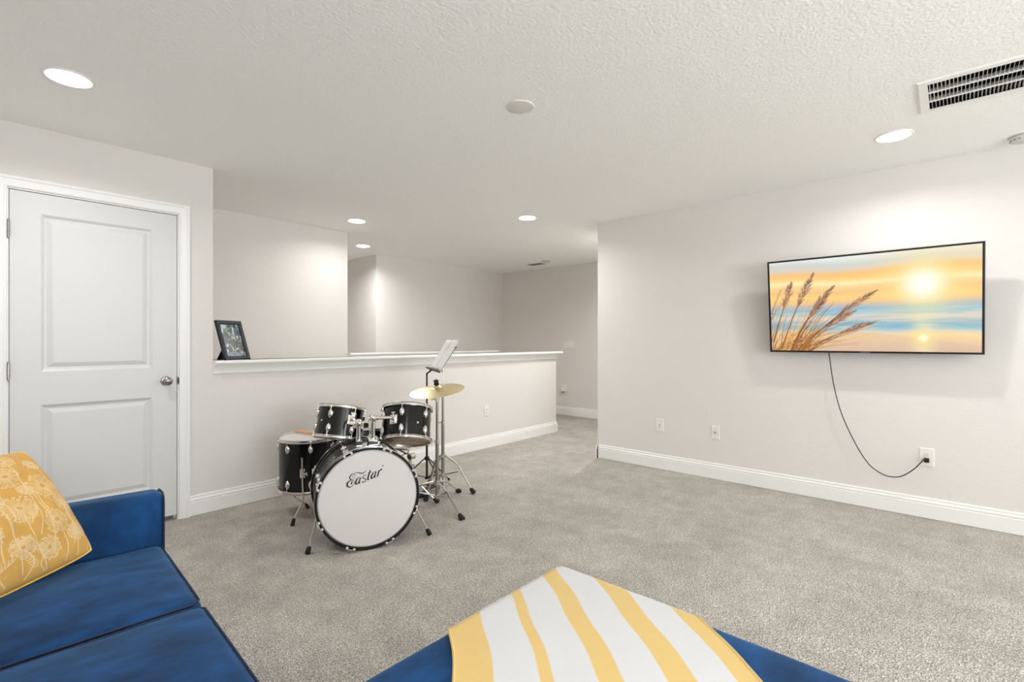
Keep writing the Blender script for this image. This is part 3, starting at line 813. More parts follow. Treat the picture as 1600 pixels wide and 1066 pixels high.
ph = np.ones((b_, a_, 3)) * np.array([70, 84, 92]); yy, xx = np.mgrid[0:b_, 0:a_]
for k in range(240):
    cx, cy = rng.rand() * a_, rng.rand() * b_; rr = 1 + rng.rand() * 2.8
    pal = [(40, 50, 48), (60, 88, 84), (196, 214, 208), (120, 62, 58), (150, 146, 116), (80, 94, 102), (180, 196, 190), (30, 34, 40), (110, 140, 140)]
    ph[((xx - cx) / 1.0) ** 2 + ((yy - cy) / 1.3) ** 2 < rr * rr] = pal[rng.randint(9)]
ph[int(b_ * .86):, :int(a_ * .8)] = ph[int(b_ * .86):, :int(a_ * .8)] * .3 + np.array([120, 140, 158]) * .7
ph = lin(ph / 255.0)
x0, x1, z0, z1 = BW - .001, FW - BW + .001, BW - .001, FH - BW + .001
vs = [(x0 + (x1 - x0) * i / (a_ - 1), .002, z1 - (z1 - z0) * q / (b_ - 1)) for q in range(b_) for i in range(a_)]
fs = [(q * a_ + i, (q + 1) * a_ + i, (q + 1) * a_ + i + 1, q * a_ + i + 1) for q in range(b_ - 1) for i in range(a_ - 1)]
MB().add(vs, fs).build('photo', 'frame_photo', fr, smooth=False, fix=False, colors=np.concatenate([ph.reshape(-1, 3), np.ones((a_ * b_, 1))], 1))
# easel leg: wedge hinged at the back
inv = mt.inverted()
m = MB()
hp = Vector((FW / 2, .010, FH * .62)); ft = inv @ Vector((fA + fx * (FW / 2) + fb * .145))
ft.z += .0
for dx0, dx1, wd in ((-.022, .022, .045),):
    m.add([(hp.x - .02, hp.y, hp.z), (hp.x + .02, hp.y, hp.z), (ft.x + wd, ft.y, ft.z), (ft.x - wd, ft.y, ft.z),
           (hp.x - .02, hp.y + .004, hp.z + .002), (hp.x + .02, hp.y + .004, hp.z + .002), (ft.x + wd, ft.y + .004, ft.z + .002), (ft.x - wd, ft.y + .004, ft.z + .002)],
          [(0, 1, 2, 3), (7, 6, 5, 4), (0, 4, 5, 1), (1, 5, 6, 2), (2, 6, 7, 3), (3, 7, 4, 0)])
m.build('easel_leg', 'black_plastic', fr, smooth=False)

# ================================================================== DRUMS
CC, SS = 0.74443, 0.66770
def F(l, d, z=0.0):
    """floor frame of the drum corner, turned 48 degrees from the walls: l to the right, d away, z up"""
    return Vector((l * SS + d * CC, -l * CC + d * SS, z))
def Fv(l, d, z): return F(l, d, z)
KIT = 'black and chrome drum kit'
def axis_matrix(at, axis, xdir=None):
    a = Vector(axis).normalized()
    x = Vector(xdir) if xdir else Vector((0, 1, 0)).cross(a)
    x = (x - a * x.dot(a)).normalized(); y = a.cross(x)
    return Matrix(((x.x, y.x, a.x, at[0]), (x.y, y.y, a.y, at[1]), (x.z, y.z, a.z, at[2]), (0, 0, 0, 1)))
def hoop(m, r, z, h=.023, flange=1):
    """triple-flanged steel hoop around radius r; z is its shell side, flange +1 opens upward"""
    f = flange
    m.lathe([(r + .001, z), (r + .012, z), (r + .013, z + f * .003), (r + .003, z + f * .006), (r + .003, z + f * (h - .005)), (r + .009, z + f * h), (r + .0065, z + f * (h + .002)), (r - .001, z + f * (h - .001)), (r - .001, z + f * .002)], n=64, closed=True)
def lug_shape(m, r, ang, zc, ln=.052, wd=.0135):
    c, s_ = math.cos(ang), math.sin(ang); prof = []
    rot = Matrix.Rotation(ang, 4, 'Z')
    vs = []; fs = []; n = 12; k = 9
    for i in range(k):
        t_ = i / (k - 1); z = zc - ln / 2 + ln * t_; w_ = wd * max(.06, math.sin(PI * t_) ** .55)
        for q in range(n):
            a = 2 * PI * q / n
            vs.append(rot @ Vector((r - .002 + (.0045 + w_ * .75) * max(0, math.cos(a)) * 1.0, w_ * math.sin(a), z)))
    for i in range(k - 1):
        for q in range(n):
            q2 = (q + 1) % n; fs.append((i * n + q, i * n + q2, (i + 1) * n + q2, (i + 1) * n + q))
    m.add(vs, fs)
def drum(name, label, mtx, r, L, nlug, a0, top='head_white', bottom='head_clear', group=None, lug=.05, mid=False):
    t = thing(name, label, 'drum', matrix=mtx, group=group)
    h = L / 2
    MB().lathe([(r, -h + .006), (r, h - .006), (r - .006, h - .006), (r - .006, -h + .006)], n=72, closed=True).build('shell', 'black_lacquer', t, angle=30)
    MB().lathe([(0, h + .0035), (r - .004, h + .0035), (r + .003, h - .002), (r + .003, h - .006), (r, h - .006)], n=72).build('batter_head', top, t)
    MB().lathe([(0, -h - .0035), (r - .004, -h - .0035), (r + .003, -h + .002), (r + .003, -h + .006), (r, -h + .006)], n=72).build('resonant_head', bottom, t)
    m = MB(); hoop(m, r + .002, h - .010, .020, 1); m.build('hoop', 'chrome', t)
    m = MB(); hoop(m, r + .002, -h + .010, .020, -1); m.build('hoop', 'chrome', t)
    for i in range(nlug):
        a = a0 + 2 * PI * i / nlug; rr = r + .0085
        rows = [(h - .052, 1), (-h + .052, -1)] if not mid else [(0, 1), (0, -1)]
        for (zc, sg) in rows:
            if not (mid and sg < 0):
                m = MB(); lug_shape(m, r, a, zc, lug + .012, .0175); m.build('lug', 'chrome', t)
            m = MB(); x, y = rr * math.cos(a), rr * math.sin(a)
            m.cyl((x, y, zc + sg * .015), (x, y, sg * (h - .005)), .0028, 8); m.cyl((x, y, sg * (h - .012)), (x, y, sg * (h + .001)), .0058, 8); m.build('tension_rod', 'chrome', t)
    return t
def badge(t, r, ang, z):
    rot = Matrix.Rotation(ang, 4, 'Z'); p = rot @ Vector((r - .001, 0, z)); q = rot @ Vector((r + .002, 0, z))
    MB().cyl(p, q, .0065, 16).build('vent_badge', 'chrome', t)
def bracket(t, r, ang, z):
    rot = Matrix.Rotation(ang, 4, 'Z')
    m = MB(); m.box((r - .006, -.026, z - .030), (r + .006, .026, z + .030), rot)
    m.box((r + .004, -.016, z - .024), (r + .018, .016, z + .022), rot)
    m.build('mounting_bracket', 'chrome', t, smooth=False)
    m = MB(); m.cyl(rot @ Vector((r + .012, 0, z + .02)), rot @ Vector((r + .012, 0, z + .040)), .004, 8)
    m.box((r + .009, -.013, z + .037), (r + .015, .013, z + .046), rot); m.build('wing_nut', 'chrome', t, smooth=False)
    return rot @ Vector((r + .018, 0, z))

# ---- bass drum: local z is its axis toward the front head, x to the right, y up
bax = Vector((-.386, -.923, 0)).normalized(); bx_ = Vector((.923, -.386, 0)).normalized(); BR_ = .298
bp = Vector((1.577, 2.536, BR_ + .001))
bm4 = Matrix(((bx_.x, 0, bax.x, bp.x), (bx_.y, 0, bax.y, bp.y), (0, 1, 0, bp.z), (0, 0, 0, 1)))
bass = thing('bass_drum', 'large bass drum with white front head and Eastar lettering', 'drum', matrix=bm4, group=KIT)
BL = .40
MB().lathe([(.279, -BL + .02), (.279, -.02), (.272, -.02), (.272, -BL + .02)], n=96, closed=True).build('shell', 'bass_wrap', bass, angle=30)
for nm_, z0 in (('front_hoop', -.040), ('rear_hoop', -BL)):
    MB().lathe([(.2855, z0), (.296, z0), (.298, z0 + .002), (.298, z0 + .038), (.2965, z0 + .040), (.287, z0 + .040), (.2855, z0 + .038)], n=96, closed=True).build(nm_, 'grey_lacquer', bass, angle=30)
MB().lathe([(.2975, -.0425), (.300, -.0425), (.3005, -.040), (.300, -.0375), (.2975, -.0375)], n=96, closed=True).build('hoop_trim', 'chrome', bass)
MB().lathe([(.2975, -BL + .0385), (.300, -BL + .0385), (.3005, -BL + .041), (.300, -BL + .0435), (.2975, -BL + .0435)], n=96, closed=True).build('hoop_trim', 'chrome', bass)
fh_ = MB().lathe([(0, -.008), (.276, -.008), (.284, -.014), (.285, -.022), (.279, -.022)], n=96).build('front_head', 'head_white', bass)
MB().lathe([(0, -BL + .008), (.276, -BL + .008), (.284, -BL + .014), (.285, -BL + .022), (.279, -BL + .022)], n=96).build('rear_head', 'head_white', bass)
for i in range(8):
    a = math.radians(24 + 45 * i); ca, sa = math.cos(a), math.sin(a); rot = Matrix.Rotation(a, 4, 'Z')
    for zf, zr, zl in ((1, 0.0, -.15), (-1, -BL, -.25)):
        m = MB()
        for off in (-.021, .021): m.ball(rot @ Vector((.2925, off, zr + zf * .003)), .0085, 10); m.box((.2915, off - .0032, min(zr, zr + zf * .0025)), (.3015, off + .0032, max(zr, zr + zf * .0025)), rot)
        m.box((.2975, -.020, min(zr, zr - zf * .040)), (.3010, .020, max(zr, zr - zf * .040)), rot); m.cyl(rot @ Vector((.304, 0, zr - zf * .006)), rot @ Vector((.304, 0, zr - zf * .045)), .006, 8)
        m.build('claw_hook', 'claw', bass, angle=50)
        m = MB(); m.cyl(rot @ Vector((.304, 0, zr - zf * .002)), rot @ Vector((.296, 0, zl)), .0030, 8); m.build('tension_rod', 'chrome', bass)
        m = MB(); lug_shape(m, .279, a, zl, .058, .020); m.build('lug', 'chrome', bass)
MB().cyl((.279 * math.cos(2.25), .279 * math.sin(2.25), -.19), (.282 * math.cos(2.25), .282 * math.sin(2.25), -.19), .008).build('vent_badge', 'chrome', bass)
bi = bm4.inverted()
for tip, ang in ((Vector((1.308, 2.749, 0)), math.radians(196)), (Vector((1.954, 2.445, 0)), math.radians(-16))):
    tl = bi @ tip; at = Vector((.287 * math.cos(ang), .287 * math.sin(ang), -.10))
    m = MB(); rot = Matrix.Rotation(ang, 4, 'Z'); m.box((.276, -.02, -.135), (.286, .02, -.065), rot); m.cyl(at + Vector((0, .02, 0)), at - Vector((0, .02, 0)), .013); m.build('spur_bracket', 'chrome', bass, angle=40)
    dr_ = (tl - at).normalized(); m = MB(); m.tube([at - dr_ * .05, tl - dr_ * .03], .0062, 10); sp = m.build('spur', 'chrome', bass)
    m = MB(); m.tube([tl - dr_ * .045, tl - dr_ * .035, tl - dr_ * .006, tl + Vector((0, .001, 0))], [.008, .0125, .015, .012], 12); m.build('rubber_foot', 'rubber', sp)
# twin tom mount on the top of the shell
m = MB(); m.box((-.062, .276, -.200), (.078, .286, -.120)); m.box((-.054, .284, -.190), (-.020, .318, -.135)); m.box((.018, .284, -.195), (.072, .322, -.130)); mount = m.build('tom_mount', 'chrome', bass, smooth=False)
JL = Vector((-.037, .420, -.165)); JR = Vector((.049, .446, -.165))
for P in (JL, JR):
    m = MB(); m.cyl((P.x, .28, P.z), (P.x, P.y - .015, P.z), .0135, 16); m.cyl((P.x, .315, P.z), (P.x, .335, P.z), .016, 16); m.build('post', 'chrome', mount)
    m = MB(); m.ball((P.x, P.y, P.z), .027, 14, (.9, 1, 1)); m.box((P.x - .028, P.y - .026, P.z - .010), (P.x + .028, P.y - .012, P.z + .010)); m.cyl((P.x - .03, P.y + .002, P.z + .004), (P.x + .03, P.y + .002, P.z + .004), .007, 10); m.build('ball_clamp', 'chrome', mount, angle=40)
# lettering on the front head, brush strokes as thin inlays; units: 1 = 0.1755 mm
def stroke(m, pts, z):
    P = spline([(p[0], p[1], p[2]) for p in pts], 6); n = len(P); vs = []
    for i, p in enumerate(P):
        t_ = P[min(i + 1, n - 1)] - P[max(i - 1, 0)]; t_.z = 0; t_.normalize(); w_ = p.z / 2
        for sg in (1, -1):
            X = p.x - t_.y * w_ * sg; Y = p.y + t_.x * w_ * sg
            vs.append(((535 + X * .0469 - 577.3) * .003747, -(725 + Y * .0469 - 779) * .003747, z))
    vs += [(a, b, c - .0006) for (a, b, c) in vs]; k = 2 * n
    fs = []
    for i in range(n - 1):
        a = 2 * i; fs.append((a, a + 1, a + 3, a + 2)); fs.append((a, a + 2, k + a + 2, k + a)); fs.append((a + 1, k + a + 1, k + a + 3, a + 3))
    fs += [(0, k, k + 1, 1), (2 * n - 2, 2 * n - 1, k + 2 * n - 1, k + 2 * n - 2)]
    m.add(vs, fs)
m = MB(); Z = -.0070
for st in ([(440, 400, 8), (400, 410, 8), (378, 370, 8), (400, 325, 8), (440, 305, 10), (465, 335, 14), (460, 375, 12)],
           [(450, 275, 16), (400, 270, 20), (340, 300, 28), (290, 360, 34), (290, 420, 34), (330, 458, 26), (400, 462, 14)],
           [(430, 268, 10), (480, 242, 16), (550, 250, 26), (620, 278, 32), (690, 290, 30), (750, 265, 24), (812, 205, 12)],
           [(400, 464, 12), (330, 470, 20), (255, 510, 36), (205, 580, 52), (210, 650, 52), (260, 692, 36), (330, 690, 22), (400, 640, 14), (432, 570, 10), (415, 515, 12), (370, 505, 20), (350, 550, 36), (335, 612, 40)],
           [(605, 425, 16), (560, 420, 20), (505, 475, 40), (475, 560, 52), (478, 615, 50), (510, 625, 36), (560, 570, 20), (605, 480, 14)],
           [(628, 410, 30), (605, 490, 40), (580, 570, 44), (585, 610, 36), (625, 585, 10)],
           [(822, 370, 26), (780, 362, 20), (720, 390, 24), (695, 430, 26), (730, 468, 28), (790, 490, 28), (800, 535, 26), (750, 578, 26), (672, 578, 34)],
           [(945, 210, 34), (915, 300, 44), (885, 400, 48), (862, 480, 50), (872, 522, 40), (925, 505, 10)],
           [(862, 310, 16), (930, 292, 20), (998, 268, 12)],
           [(1105, 290, 16), (1065, 290, 20), (1015, 350, 40), (978, 430, 52), (978, 485, 50), (1010, 490, 36), (1060, 440, 20), (1105, 350, 14)],
           [(1130, 270, 30), (1108, 350, 40), (1082, 430, 44), (1090, 468, 40), (1128, 448, 10)],
           [(1228, 248, 34), (1212, 320, 44), (1190, 400, 44), (1175, 460, 40)],
           [(1200, 345, 10), (1240, 280, 22), (1285, 240, 40), (1312, 226, 52), (1330, 222, 30)],
           [(1380, 105, 12), (1372, 85, 12), (1350, 82, 12), (1336, 105, 12), (1348, 130, 12), (1370, 130, 12), (1380, 105, 12)]):
    stroke(m, st, Z)
m.build('lettering', 'ink', fh_, smooth=False, fix=True)

# ---- rack toms
def tom(label, l, d, z, axis, r, L, a0, joint):
    axw = Fv(*axis); at = F(l, d, z)
    mtx = axis_matrix(at, axw, Fv(1, 0, 0))
    t = drum('tom_drum', label, mtx, r, L, 6, a0, group=KIT)
    jl = mtx.inverted() @ (bm4 @ joint); ang = math.atan2(jl.y, jl.x)
    return t, mtx, jl, ang
tl, ml, jl, al = tom('smaller left rack tom in black with chrome hoops, over the floor tom', -1.148, 3.27, .677, (.075, .25, .965), .143, .195, math.radians(-97), JL)
al2 = al + .14
q = bracket(tl, .143, al2, .018); badge(tl, .143, math.radians(-122), 0)
m = MB(); m.tube(spline([q, q + Vector((math.cos(al2) * .03, math.sin(al2) * .03, 0)), jl * .97 + q * .03, jl], 6), .0100, 12); m.build('mounting_arm', 'chrome', tl)
tr, mr_, jr, ar = tom('larger right rack tom in black with chrome hoops and brownish bottom head', -.708, 3.29, .658, (-.03, .385, .92), .159, .212, math.radians(-90), JR)
q = bracket(tr, .159, ar + .2, .004); badge(tr, .159, math.radians(-52), -.015)
ar2 = ar + .2
m = MB(); m.tube(spline([q, q + Vector((math.cos(ar2) * .03, math.sin(ar2) * .03, 0)), jr * .97 + q * .03, jr], 6), .0105, 12); m.build('mounting_arm', 'chrome', tr)

# ---- floor tom with three bent legs
FTc = F(-1.444, 3.50, .367); FTr = .200
ftm = axis_matrix(FTc, (0, 0, 1), Fv(1, 0, 0))
ftom = drum('floor_tom', 'deep black floor tom on three bent chrome legs, drumsticks on its head', ftm, FTr, .345, 8, math.radians(-66), group=KIT)
fi = ftm.inverted()
def ftleg(pts, ang):
    P = [fi @ F(*p) for p in pts]
    sp_ = spline(P, 8); m = MB(); m.tube(sp_, .0058, 10); lg = m.build('leg', 'chrome', ftom)
    e = P[-1]; dv = (P[-1] - P[-2]).normalized(); e2 = Vector((e.x, e.y, -.367 + .002))
    m = MB(); m.tube([e - dv * .028, e - dv * .018, e2], [.0075, .011, .014], 12); m.build('rubber_foot', 'rubber', lg)
    rot = Matrix.Rotation(ang, 4, 'Z'); m = MB(); m.box((FTr - .003, -.017, -.065), (FTr + .010, .017, -.005), rot); m.cyl(rot @ Vector((FTr + .018, 0, -.055)), rot @ Vector((FTr + .018, 0, -.015)), .0145, 14)
    m.cyl(rot @ Vector((FTr + .02, .008, -.035)), rot @ Vector((FTr + .03, .032, -.035)), .0045, 8); m.box((FTr + .02, .030, -.048), (FTr + .034, .036, -.022), rot); m.build('leg_bracket', 'chrome', ftom, angle=40)
a1 = math.radians(-80)
ftleg([(-1.407, 3.285, .44), (-1.405, 3.283, .343), (-1.400, 3.281, .22), (-1.398, 3.275, .155), (-1.424, 3.255, .085), (-1.452, 3.240, .022)], a1)
a2 = math.radians(146)
ftleg([(-1.624, 3.622, .44), (-1.624, 3.622, .30), (-1.624, 3.62, .14), (-1.60, 3.61, .075), (-1.54, 3.59, .045), (-1.482, 3.572, .018)], a2)
a3 = math.radians(32)
ftleg([(-1.258, 3.616, .44), (-1.258, 3.616, .30), (-1.256, 3.617, .16), (-1.25, 3.62, .10), (-1.20, 3.645, .05), (-1.14, 3.675, .02)], a3)
# ---- drumsticks
for k, (p, q, lb) in enumerate((((-1.605, 3.655), (-1.285, 3.478), 'pale wooden drumstick on the floor tom, the one nearer the wall'), ((-1.60, 3.610), (-1.275, 3.446), 'pale wooden drumstick on the floor tom, the one nearer the bass drum'))):
    z = .553; P = F(p[0], p[1], z + .0065); Q = F(q[0], q[1], z + .0018); L_ = (Q - P).length; ax = (Q - P).normalized()
    m = MB(); m.lathe([(0, 0), (.0055, .001), (.0072, .005), (.0073, .26 / .39 * L_), (.0062, L_ * .82), (.0038, L_ * .955), (.0052, L_ * .975), (.0042, L_ * .995), (0, L_)], ax, (0, 0, 0), 14)
    o = m.build('drumstick', 'wood_stick'); o.location = P; tag(o, lb, 'drumstick', 'drumsticks on the floor tom')

# ---- snare drum on its stand
snm = axis_matrix(F(-.945, 3.66, .487), Fv(.04, .26, .96), Fv(1, 0, 0))
sn = drum('snare_drum', 'black snare drum partly hidden behind the right tom and the bass drum', snm, .170, .115, 8, math.radians(-70), top='head_snare', bottom='head_snare', group=KIT, lug=.05, mid=True)
cpt = snm @ Vector((-.148, -.03, .0625))
cp = MB(); cp.lathe([(0, 0), (.017, 0), (.018, .004), (.018, .044), (.016, .05), (0, .05)], n=18)
for k in range(14):
    a = 2 * PI * k / 14; cp.box((.0165 * math.cos(a) - .001, .0165 * math.sin(a) - .001, .006), (.0165 * math.cos(a) + .002, .0165 * math.sin(a) + .002, .042))
o = cp.build('black_canister', 'rubber'); o.location = cpt; o.rotation_euler = snm.to_euler(); tag(o, 'small black ribbed canister standing on the snare drum behind the tom posts', 'canister')
def tripod_leg(m, top, foot, bulge=.03, r=.0075):
    top = Vector(top); foot = Vector(foot); mid = (top + foot) / 2; h_ = Vector((foot.x - top.x, foot.y - top.y, 0)).normalized()
    m.tube(spline([top, top * .7 + foot * .3 + h_ * bulge + Vector((0, 0, bulge * .6)), mid + h_ * bulge * .8 + Vector((0, 0, bulge * .3)), foot], 8), r, 8)
def foot(parent, org, p, dv, sc=1.0):
    dv = Vector(dv).normalized(); p = Vector(p)
    m = MB(org); m.tube([p - dv * .045 * sc, p - dv * .03 * sc, p - dv * .005, p + Vector((0, 0, -.001))], [.010 * sc, .015 * sc, .018 * sc, .015 * sc], 12); m.build('rubber_foot', 'rubber', parent)
def stand_leg(parent, org, top, ft_, mat='chrome', bulge=.03, r=.0068, sc=1.0, brace=None):
    m = MB(org); tripod_leg(m, top, ft_, bulge, r); lg = m.build('leg', mat, parent)
    d_ = (Vector(ft_) - Vector(top)).normalized(); foot(lg, org, Vector(ft_) + Vector((0, 0, .002)), d_, sc)
    if brace is not None:
        m = MB(org); p = Vector(top) * .55 + Vector(ft_) * .45 + Vector((0, 0, bulge * .3)); m.tube([brace, p], r * .8, 8); m.build('leg_brace', mat, parent)
def wing(m, p, dirv, s=1.0):
    p = Vector(p); dv = Vector(dirv).normalized(); side = Vector((0, 0, 1))
    m.cyl(p, p + dv * .022 * s, .0042 * s, 8); e = p + dv * .022 * s; m.cyl(e - side * .012 * s, e + side * .012 * s, .004 * s, 8)
sc0 = F(-.770, 3.70, 0)
ss = thing('snare_stand', 'chrome snare drum stand half hidden behind the bass drum', 'drum stand', sc0, group='chrome drum stands')
m = MB(sc0); m.tube([F(-.770, 3.70, .06), F(-.770, 3.70, .335)], .0125, 14); m.build('pole', 'chrome', ss)
m = MB(sc0); m.cyl(F(-.770, 3.70, .28), F(-.770, 3.70, .30), .018); wing(m, F(-.758, 3.69, .29), Fv(1, -.3, 0)); m.build('collar', 'chrome', ss)
m = MB(sc0); m.cyl(F(-.770, 3.675, .352), F(-.745, 3.72, .352), .022); m.ball(F(-.765, 3.70, .352), .024, 12); m.build('tilter', 'chrome', ss)
for (l, d, z) in ((-.772, 3.66, .435), (-1.01, 3.50, .386), (-1.03, 3.84, .47)):
    m = MB(sc0); m.tube(spline([F(-.775, 3.70, .36), F(-.80, 3.70, .372) if l < -.9 else F(-.772, 3.69, .37), F(l * .6 - .80 * .4, d * .6 + 3.70 * .4, z - .055), F(l, d, z - .03), F(l, d, z + .005)], 6), .0055, 8); arm_ = m.build('basket_arm', 'chrome', ss)
    m = MB(sc0); m.tube([F(l, d, z - .01), F(l, d, z + .012)], .011, 12); m.build('rubber_tip', 'rubber', arm_)
for (l, d) in ((-.556, 3.699), (-.875, 3.885), (-.885, 3.53)):
    stand_leg(ss, sc0, F(-.770 + (l + .770) * .08, 3.70 + (d - 3.70) * .08, .17), F(l, d, 0.004), bulge=.01, r=.006, brace=F(-.770, 3.70, .07))

# ---- crash cymbal and its stand
c0 = F(-.562, 3.68, 0)
cs_ = thing('cymbal_stand', 'chrome tripod stand holding the bronze cymbal', 'cymbal stand', c0, group='chrome drum stands')
m = MB(c0); m.tube([F(-.562, 3.68, .035), F(-.562, 3.68, .48)], .0135, 16); m.build('lower_tube', 'chrome_dull', cs_)
m = MB(c0); m.tube([F(-.562, 3.68, .45), F(-.562, 3.68, .79)], .0105, 16); m.build('upper_tube', 'chrome_dull', cs_)
m = MB(c0); m.tube([F(-.562, 3.68, .78), F(-.562, 3.68, .865), F(-.567, 3.674, .915)], .0042, 8); m.build('cymbal_rod', 'chrome', cs_)
for z in (.47, .785):
    m = MB(c0); m.cyl(F(-.562, 3.68, z - .014), F(-.562, 3.68, z + .014), .0175); wing(m, F(-.577, 3.675, z), Fv(-1, -.25, 0), 1.1); m.build('collar', 'chrome', cs_)
m = MB(c0); m.cyl(F(-.562, 3.68, .145), F(-.562, 3.68, .175), .022); m.cyl(F(-.562, 3.68, .05), F(-.562, 3.68, .07), .02); m.build('leg_hub', 'chrome', cs_)
for (l, d) in ((-.336, 3.34), (-.424, 3.963), (-.945, 3.655)):
    k = .07; stand_leg(cs_, c0, F(-.562 + (l + .562) * k, 3.68 + (d - 3.68) * k, .165), F(l, d, .004), bulge=.022, r=.0075, sc=1.15, brace=F(-.562, 3.68, .06))
cm = axis_matrix(F(-.563, 3.678, .868), Fv(-.10, -.16, .98), Fv(1, 0, 0))
cy = thing('cymbal', 'bronze crash cymbal tilted on top of its chrome stand', 'cymbal', matrix=cm, group=KIT)
pr = [(.004, .026), (.012, .0255), (.022, .022), (.030, .015), (.036, .009), (.045, .0065)]
for i in range(1, 22):
    r_ = .045 + (.206 - .045) * i / 21; pr.append((r_, .0065 - .026 * ((r_ - .045) / .161) ** 1.25 + .00018 * math.sin(r_ * 900)))
pr += [(.206, pr[-1][1] - .001)] + [(a, b - .001) for a, b in reversed(pr)]
MB().lathe(pr, n=96, closed=True).build('cymbal_plate', 'brass', cy, angle=60)
MB().lathe([(0, .024), (.017, .024), (.019, .030), (.019, .040), (.014, .044), (0, .044)], n=20).build('felt_washer', 'felt', cy)
m = MB(); m.lathe([(0, .043), (.010, .043), (.010, .058), (.006, .062), (0, .062)], n=14); m.box((-.018, -.003, .046), (.018, .003, .064)); m.cyl((0, 0, .06), (0, 0, .074), .003, 8); m.build('wing_nut', 'black_metal', cy, smooth=False)

# ---- hi-hat stand without cymbals
h0 = F(-.557, 3.95, 0)
hs = thing('hi_hat_stand', 'tall chrome pedal stand without cymbals behind the cymbal stand', 'cymbal stand', h0, group='chrome drum stands')
m = MB(h0); m.tube([F(-.557, 3.95, .125), F(-.557, 3.95, .58)], .0135, 16); m.build('lower_tube', 'chrome_dull', hs)
m = MB(h0); m.tube([F(-.557, 3.95, .55), F(-.557, 3.95, .875)], .0095, 14); m.build('upper_tube', 'chrome_dull', hs)
m = MB(h0); m.tube([F(-.557, 3.95, .86), F(-.557, 3.95, 1.07)], .0032, 8); m.build('pull_rod', 'chrome', hs)
for z in (.565, .98):
    m = MB(h0); m.cyl(F(-.557, 3.95, z - .014), F(-.557, 3.95, z + .014), .017 if z < .9 else .009); wing(m, F(-.570, 3.945, z), Fv(-1, -.25, 0), 1.1); m.build('collar', 'chrome', hs)
m = MB(h0); m.cyl(F(-.557, 3.95, .285), F(-.557, 3.95, .312), .022); m.cyl(F(-.557, 3.95, .135), F(-.557, 3.95, .155), .021); m.build('leg_hub', 'chrome', hs)
for (l, d) in ((-.303, 3.92), (-.71, 4.15), (-.66, 3.73)):
    k = .09; stand_leg(hs, h0, F(-.557 + (l + .557) * k, 3.95 + (d - 3.95) * k, .300), F(l, d, .004), mat='chrome_dull', bulge=.03, r=.0085, sc=1.1, brace=F(-.557, 3.95, .145))
m = MB(h0); m.tube([F(-.557, 3.95, .13), F(-.557, 3.95, .04)], .005, 8); m.tube([F(-.53, 3.94, .14), F(-.525, 3.93, .015), F(-.60, 3.86, .012), F(-.63, 3.87, .012)], .005, 8); m.tube([F(-.585, 3.965, .14), F(-.59, 3.98, .015), F(-.66, 3.95, .012)], .005, 8); m.build('pedal_frame', 'chrome_dull', hs)
A_, B_ = F(-.575, 3.93, .085), F(-.72, 3.84, .03); ax = (B_ - A_).normalized(); sd = ax.cross(Vector((0, 0, 1))).normalized() * .036; up_ = Vector((0, 0, .006))
m = MB(h0); m.add([A_ - sd, A_ + sd, B_ + sd, B_ - sd, A_ - sd + up_, A_ + sd + up_, B_ + sd + up_, B_ - sd + up_], [(0, 1, 2, 3), (7, 6, 5, 4), (0, 4, 5, 1), (1, 5, 6, 2), (2, 6, 7, 3), (3, 7, 4, 0)]); m.build('foot_pedal', 'black_metal', hs, smooth=False)
m = MB(h0); m.rbox(B_ - Vector((.03, .03, .026)), B_ + Vector((.03, .03, -.012)), .005, n=2); m.build('heel_plate', 'black_metal', hs)

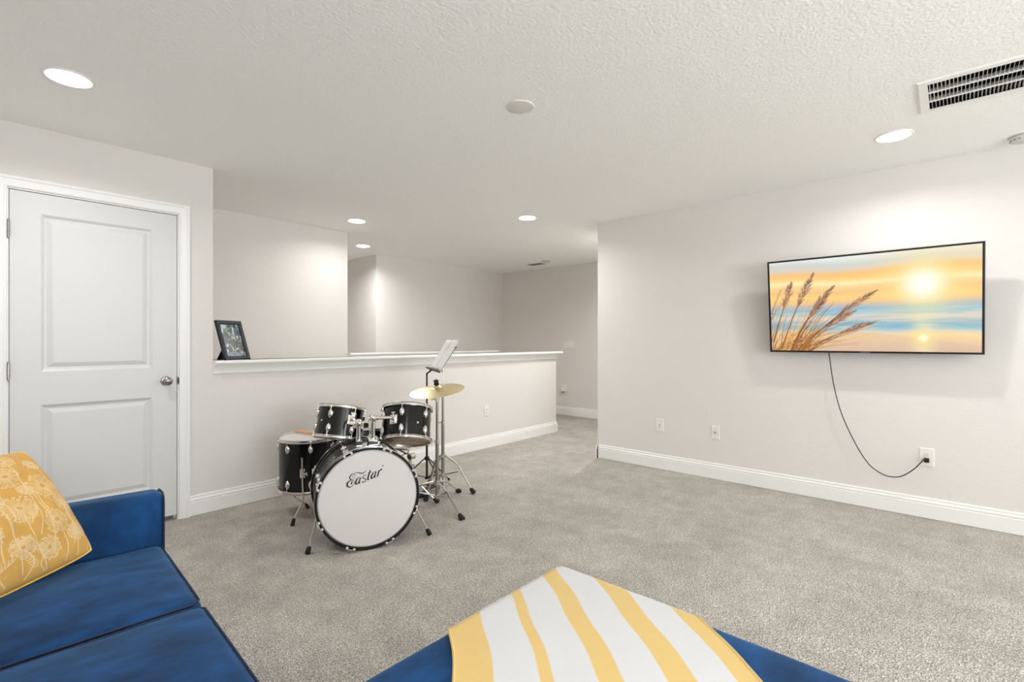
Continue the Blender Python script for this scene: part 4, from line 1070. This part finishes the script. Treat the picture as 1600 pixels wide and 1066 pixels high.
# ---- music stand with two sheets
u0 = F(-.712, 4.10, 0)
ms = thing('music_stand', 'thin black folding music stand behind the cymbal, holding two white sheets', 'music stand', u0)
m = MB(u0); m.tube([F(-.712, 4.10, .075), F(-.712, 4.10, .56)], .0095, 12); m.build('lower_pole', 'black_metal', ms)
m = MB(u0); m.tube([F(-.712, 4.10, .5), F(-.712, 4.10, .955)], .0072, 12); m.tube([F(-.712, 4.10, .95), F(-.655, 4.068, .990)], .007, 8); m.build('upper_pole', 'black_metal', ms)
m = MB(u0); m.cyl(F(-.712, 4.10, .228), F(-.712, 4.10, .255), .019, 12); m.cyl(F(-.712, 4.10, .07), F(-.712, 4.10, .085), .018, 12); m.build('leg_hub', 'black_metal', ms)
for (l, d) in ((-.985, 4.05), (-.53, 3.93), (-.55, 4.30)):
    k = .06; a = F(-.712 + (l + .712) * k, 4.10 + (d - 4.10) * k, .242); b2 = F(l, d, .006)
    m = MB(u0); m.tube([a, b2], .0052, 8); lg = m.build('leg', 'black_metal', ms); foot(lg, u0, b2, b2 - a, .55)
    m = MB(u0); m.tube([F(-.712, 4.10, .078), a * .5 + b2 * .5], .0040, 8); m.build('leg_brace', 'black_metal', ms)
cB = F(-.645, 4.05, .972); wv = Fv(.35, -.937, 0).normalized(); hv = Fv(.937, .35, 0).normalized(); uv = (hv * .561 + Vector((0, 0, .828))).normalized(); nv = uv.cross(wv).normalized()
if nv.z < 0: nv = -nv
def deskpt(a, b, c): return cB + wv * a + uv * b + nv * c
def deskbox(m, a0, a1, b0, b1, c0_, c1_):
    vs = [deskpt(a, b, c) for c in (c0_, c1_) for (a, b) in ((a0, b0), (a1, b0), (a1, b1), (a0, b1))]
    m.add(vs, [(3, 2, 1, 0), (4, 5, 6, 7), (0, 1, 5, 4), (1, 2, 6, 5), (2, 3, 7, 6), (3, 0, 4, 7)])
m = MB(u0); deskbox(m, -.215, .215, 0, .012, 0, .034); deskbox(m, -.215, .215, 0, .022, -.003, .0); deskbox(m, -.215, .215, .235, .247, -.003, 0)
for a in (-.205, -.07, .06, .195): deskbox(m, a, a + .010, 0, .247, -.003, 0)
m.build('desk', 'black_metal', ms, smooth=False)
for k, (a0_, a1_, lb) in enumerate(((-.215, -.005, 'white sheet of paper on the music stand, nearer the wall'), (.012, .222, 'white sheet of paper on the music stand, nearer the cymbal'))):
    m = MB(deskpt(a0_, 0, 0)); n1, n2 = 8, 10; vs = []
    for q in range(n2 + 1):
        for i in range(n1 + 1):
            a = a0_ + (a1_ - a0_) * i / n1; b = .013 + .283 * q / n2; c = .004 + .010 * math.sin(PI * i / n1) * (1 if k else .8) + .012 * (q / n2) ** 2
            vs.append(deskpt(a, b, c))
    fs = [(q * (n1 + 1) + i, q * (n1 + 1) + i + 1, (q + 1) * (n1 + 1) + i + 1, (q + 1) * (n1 + 1) + i) for q in range(n2) for i in range(n1)]
    m.add(vs, fs); o = m.build('sheet_of_paper', 'paper', fix=False, angle=80); o.location = deskpt(a0_, 0, 0); tag(o, lb, 'paper', 'papers on the music stand')
    md = o.modifiers.new('thickness', 'SOLIDIFY'); md.thickness = .0008
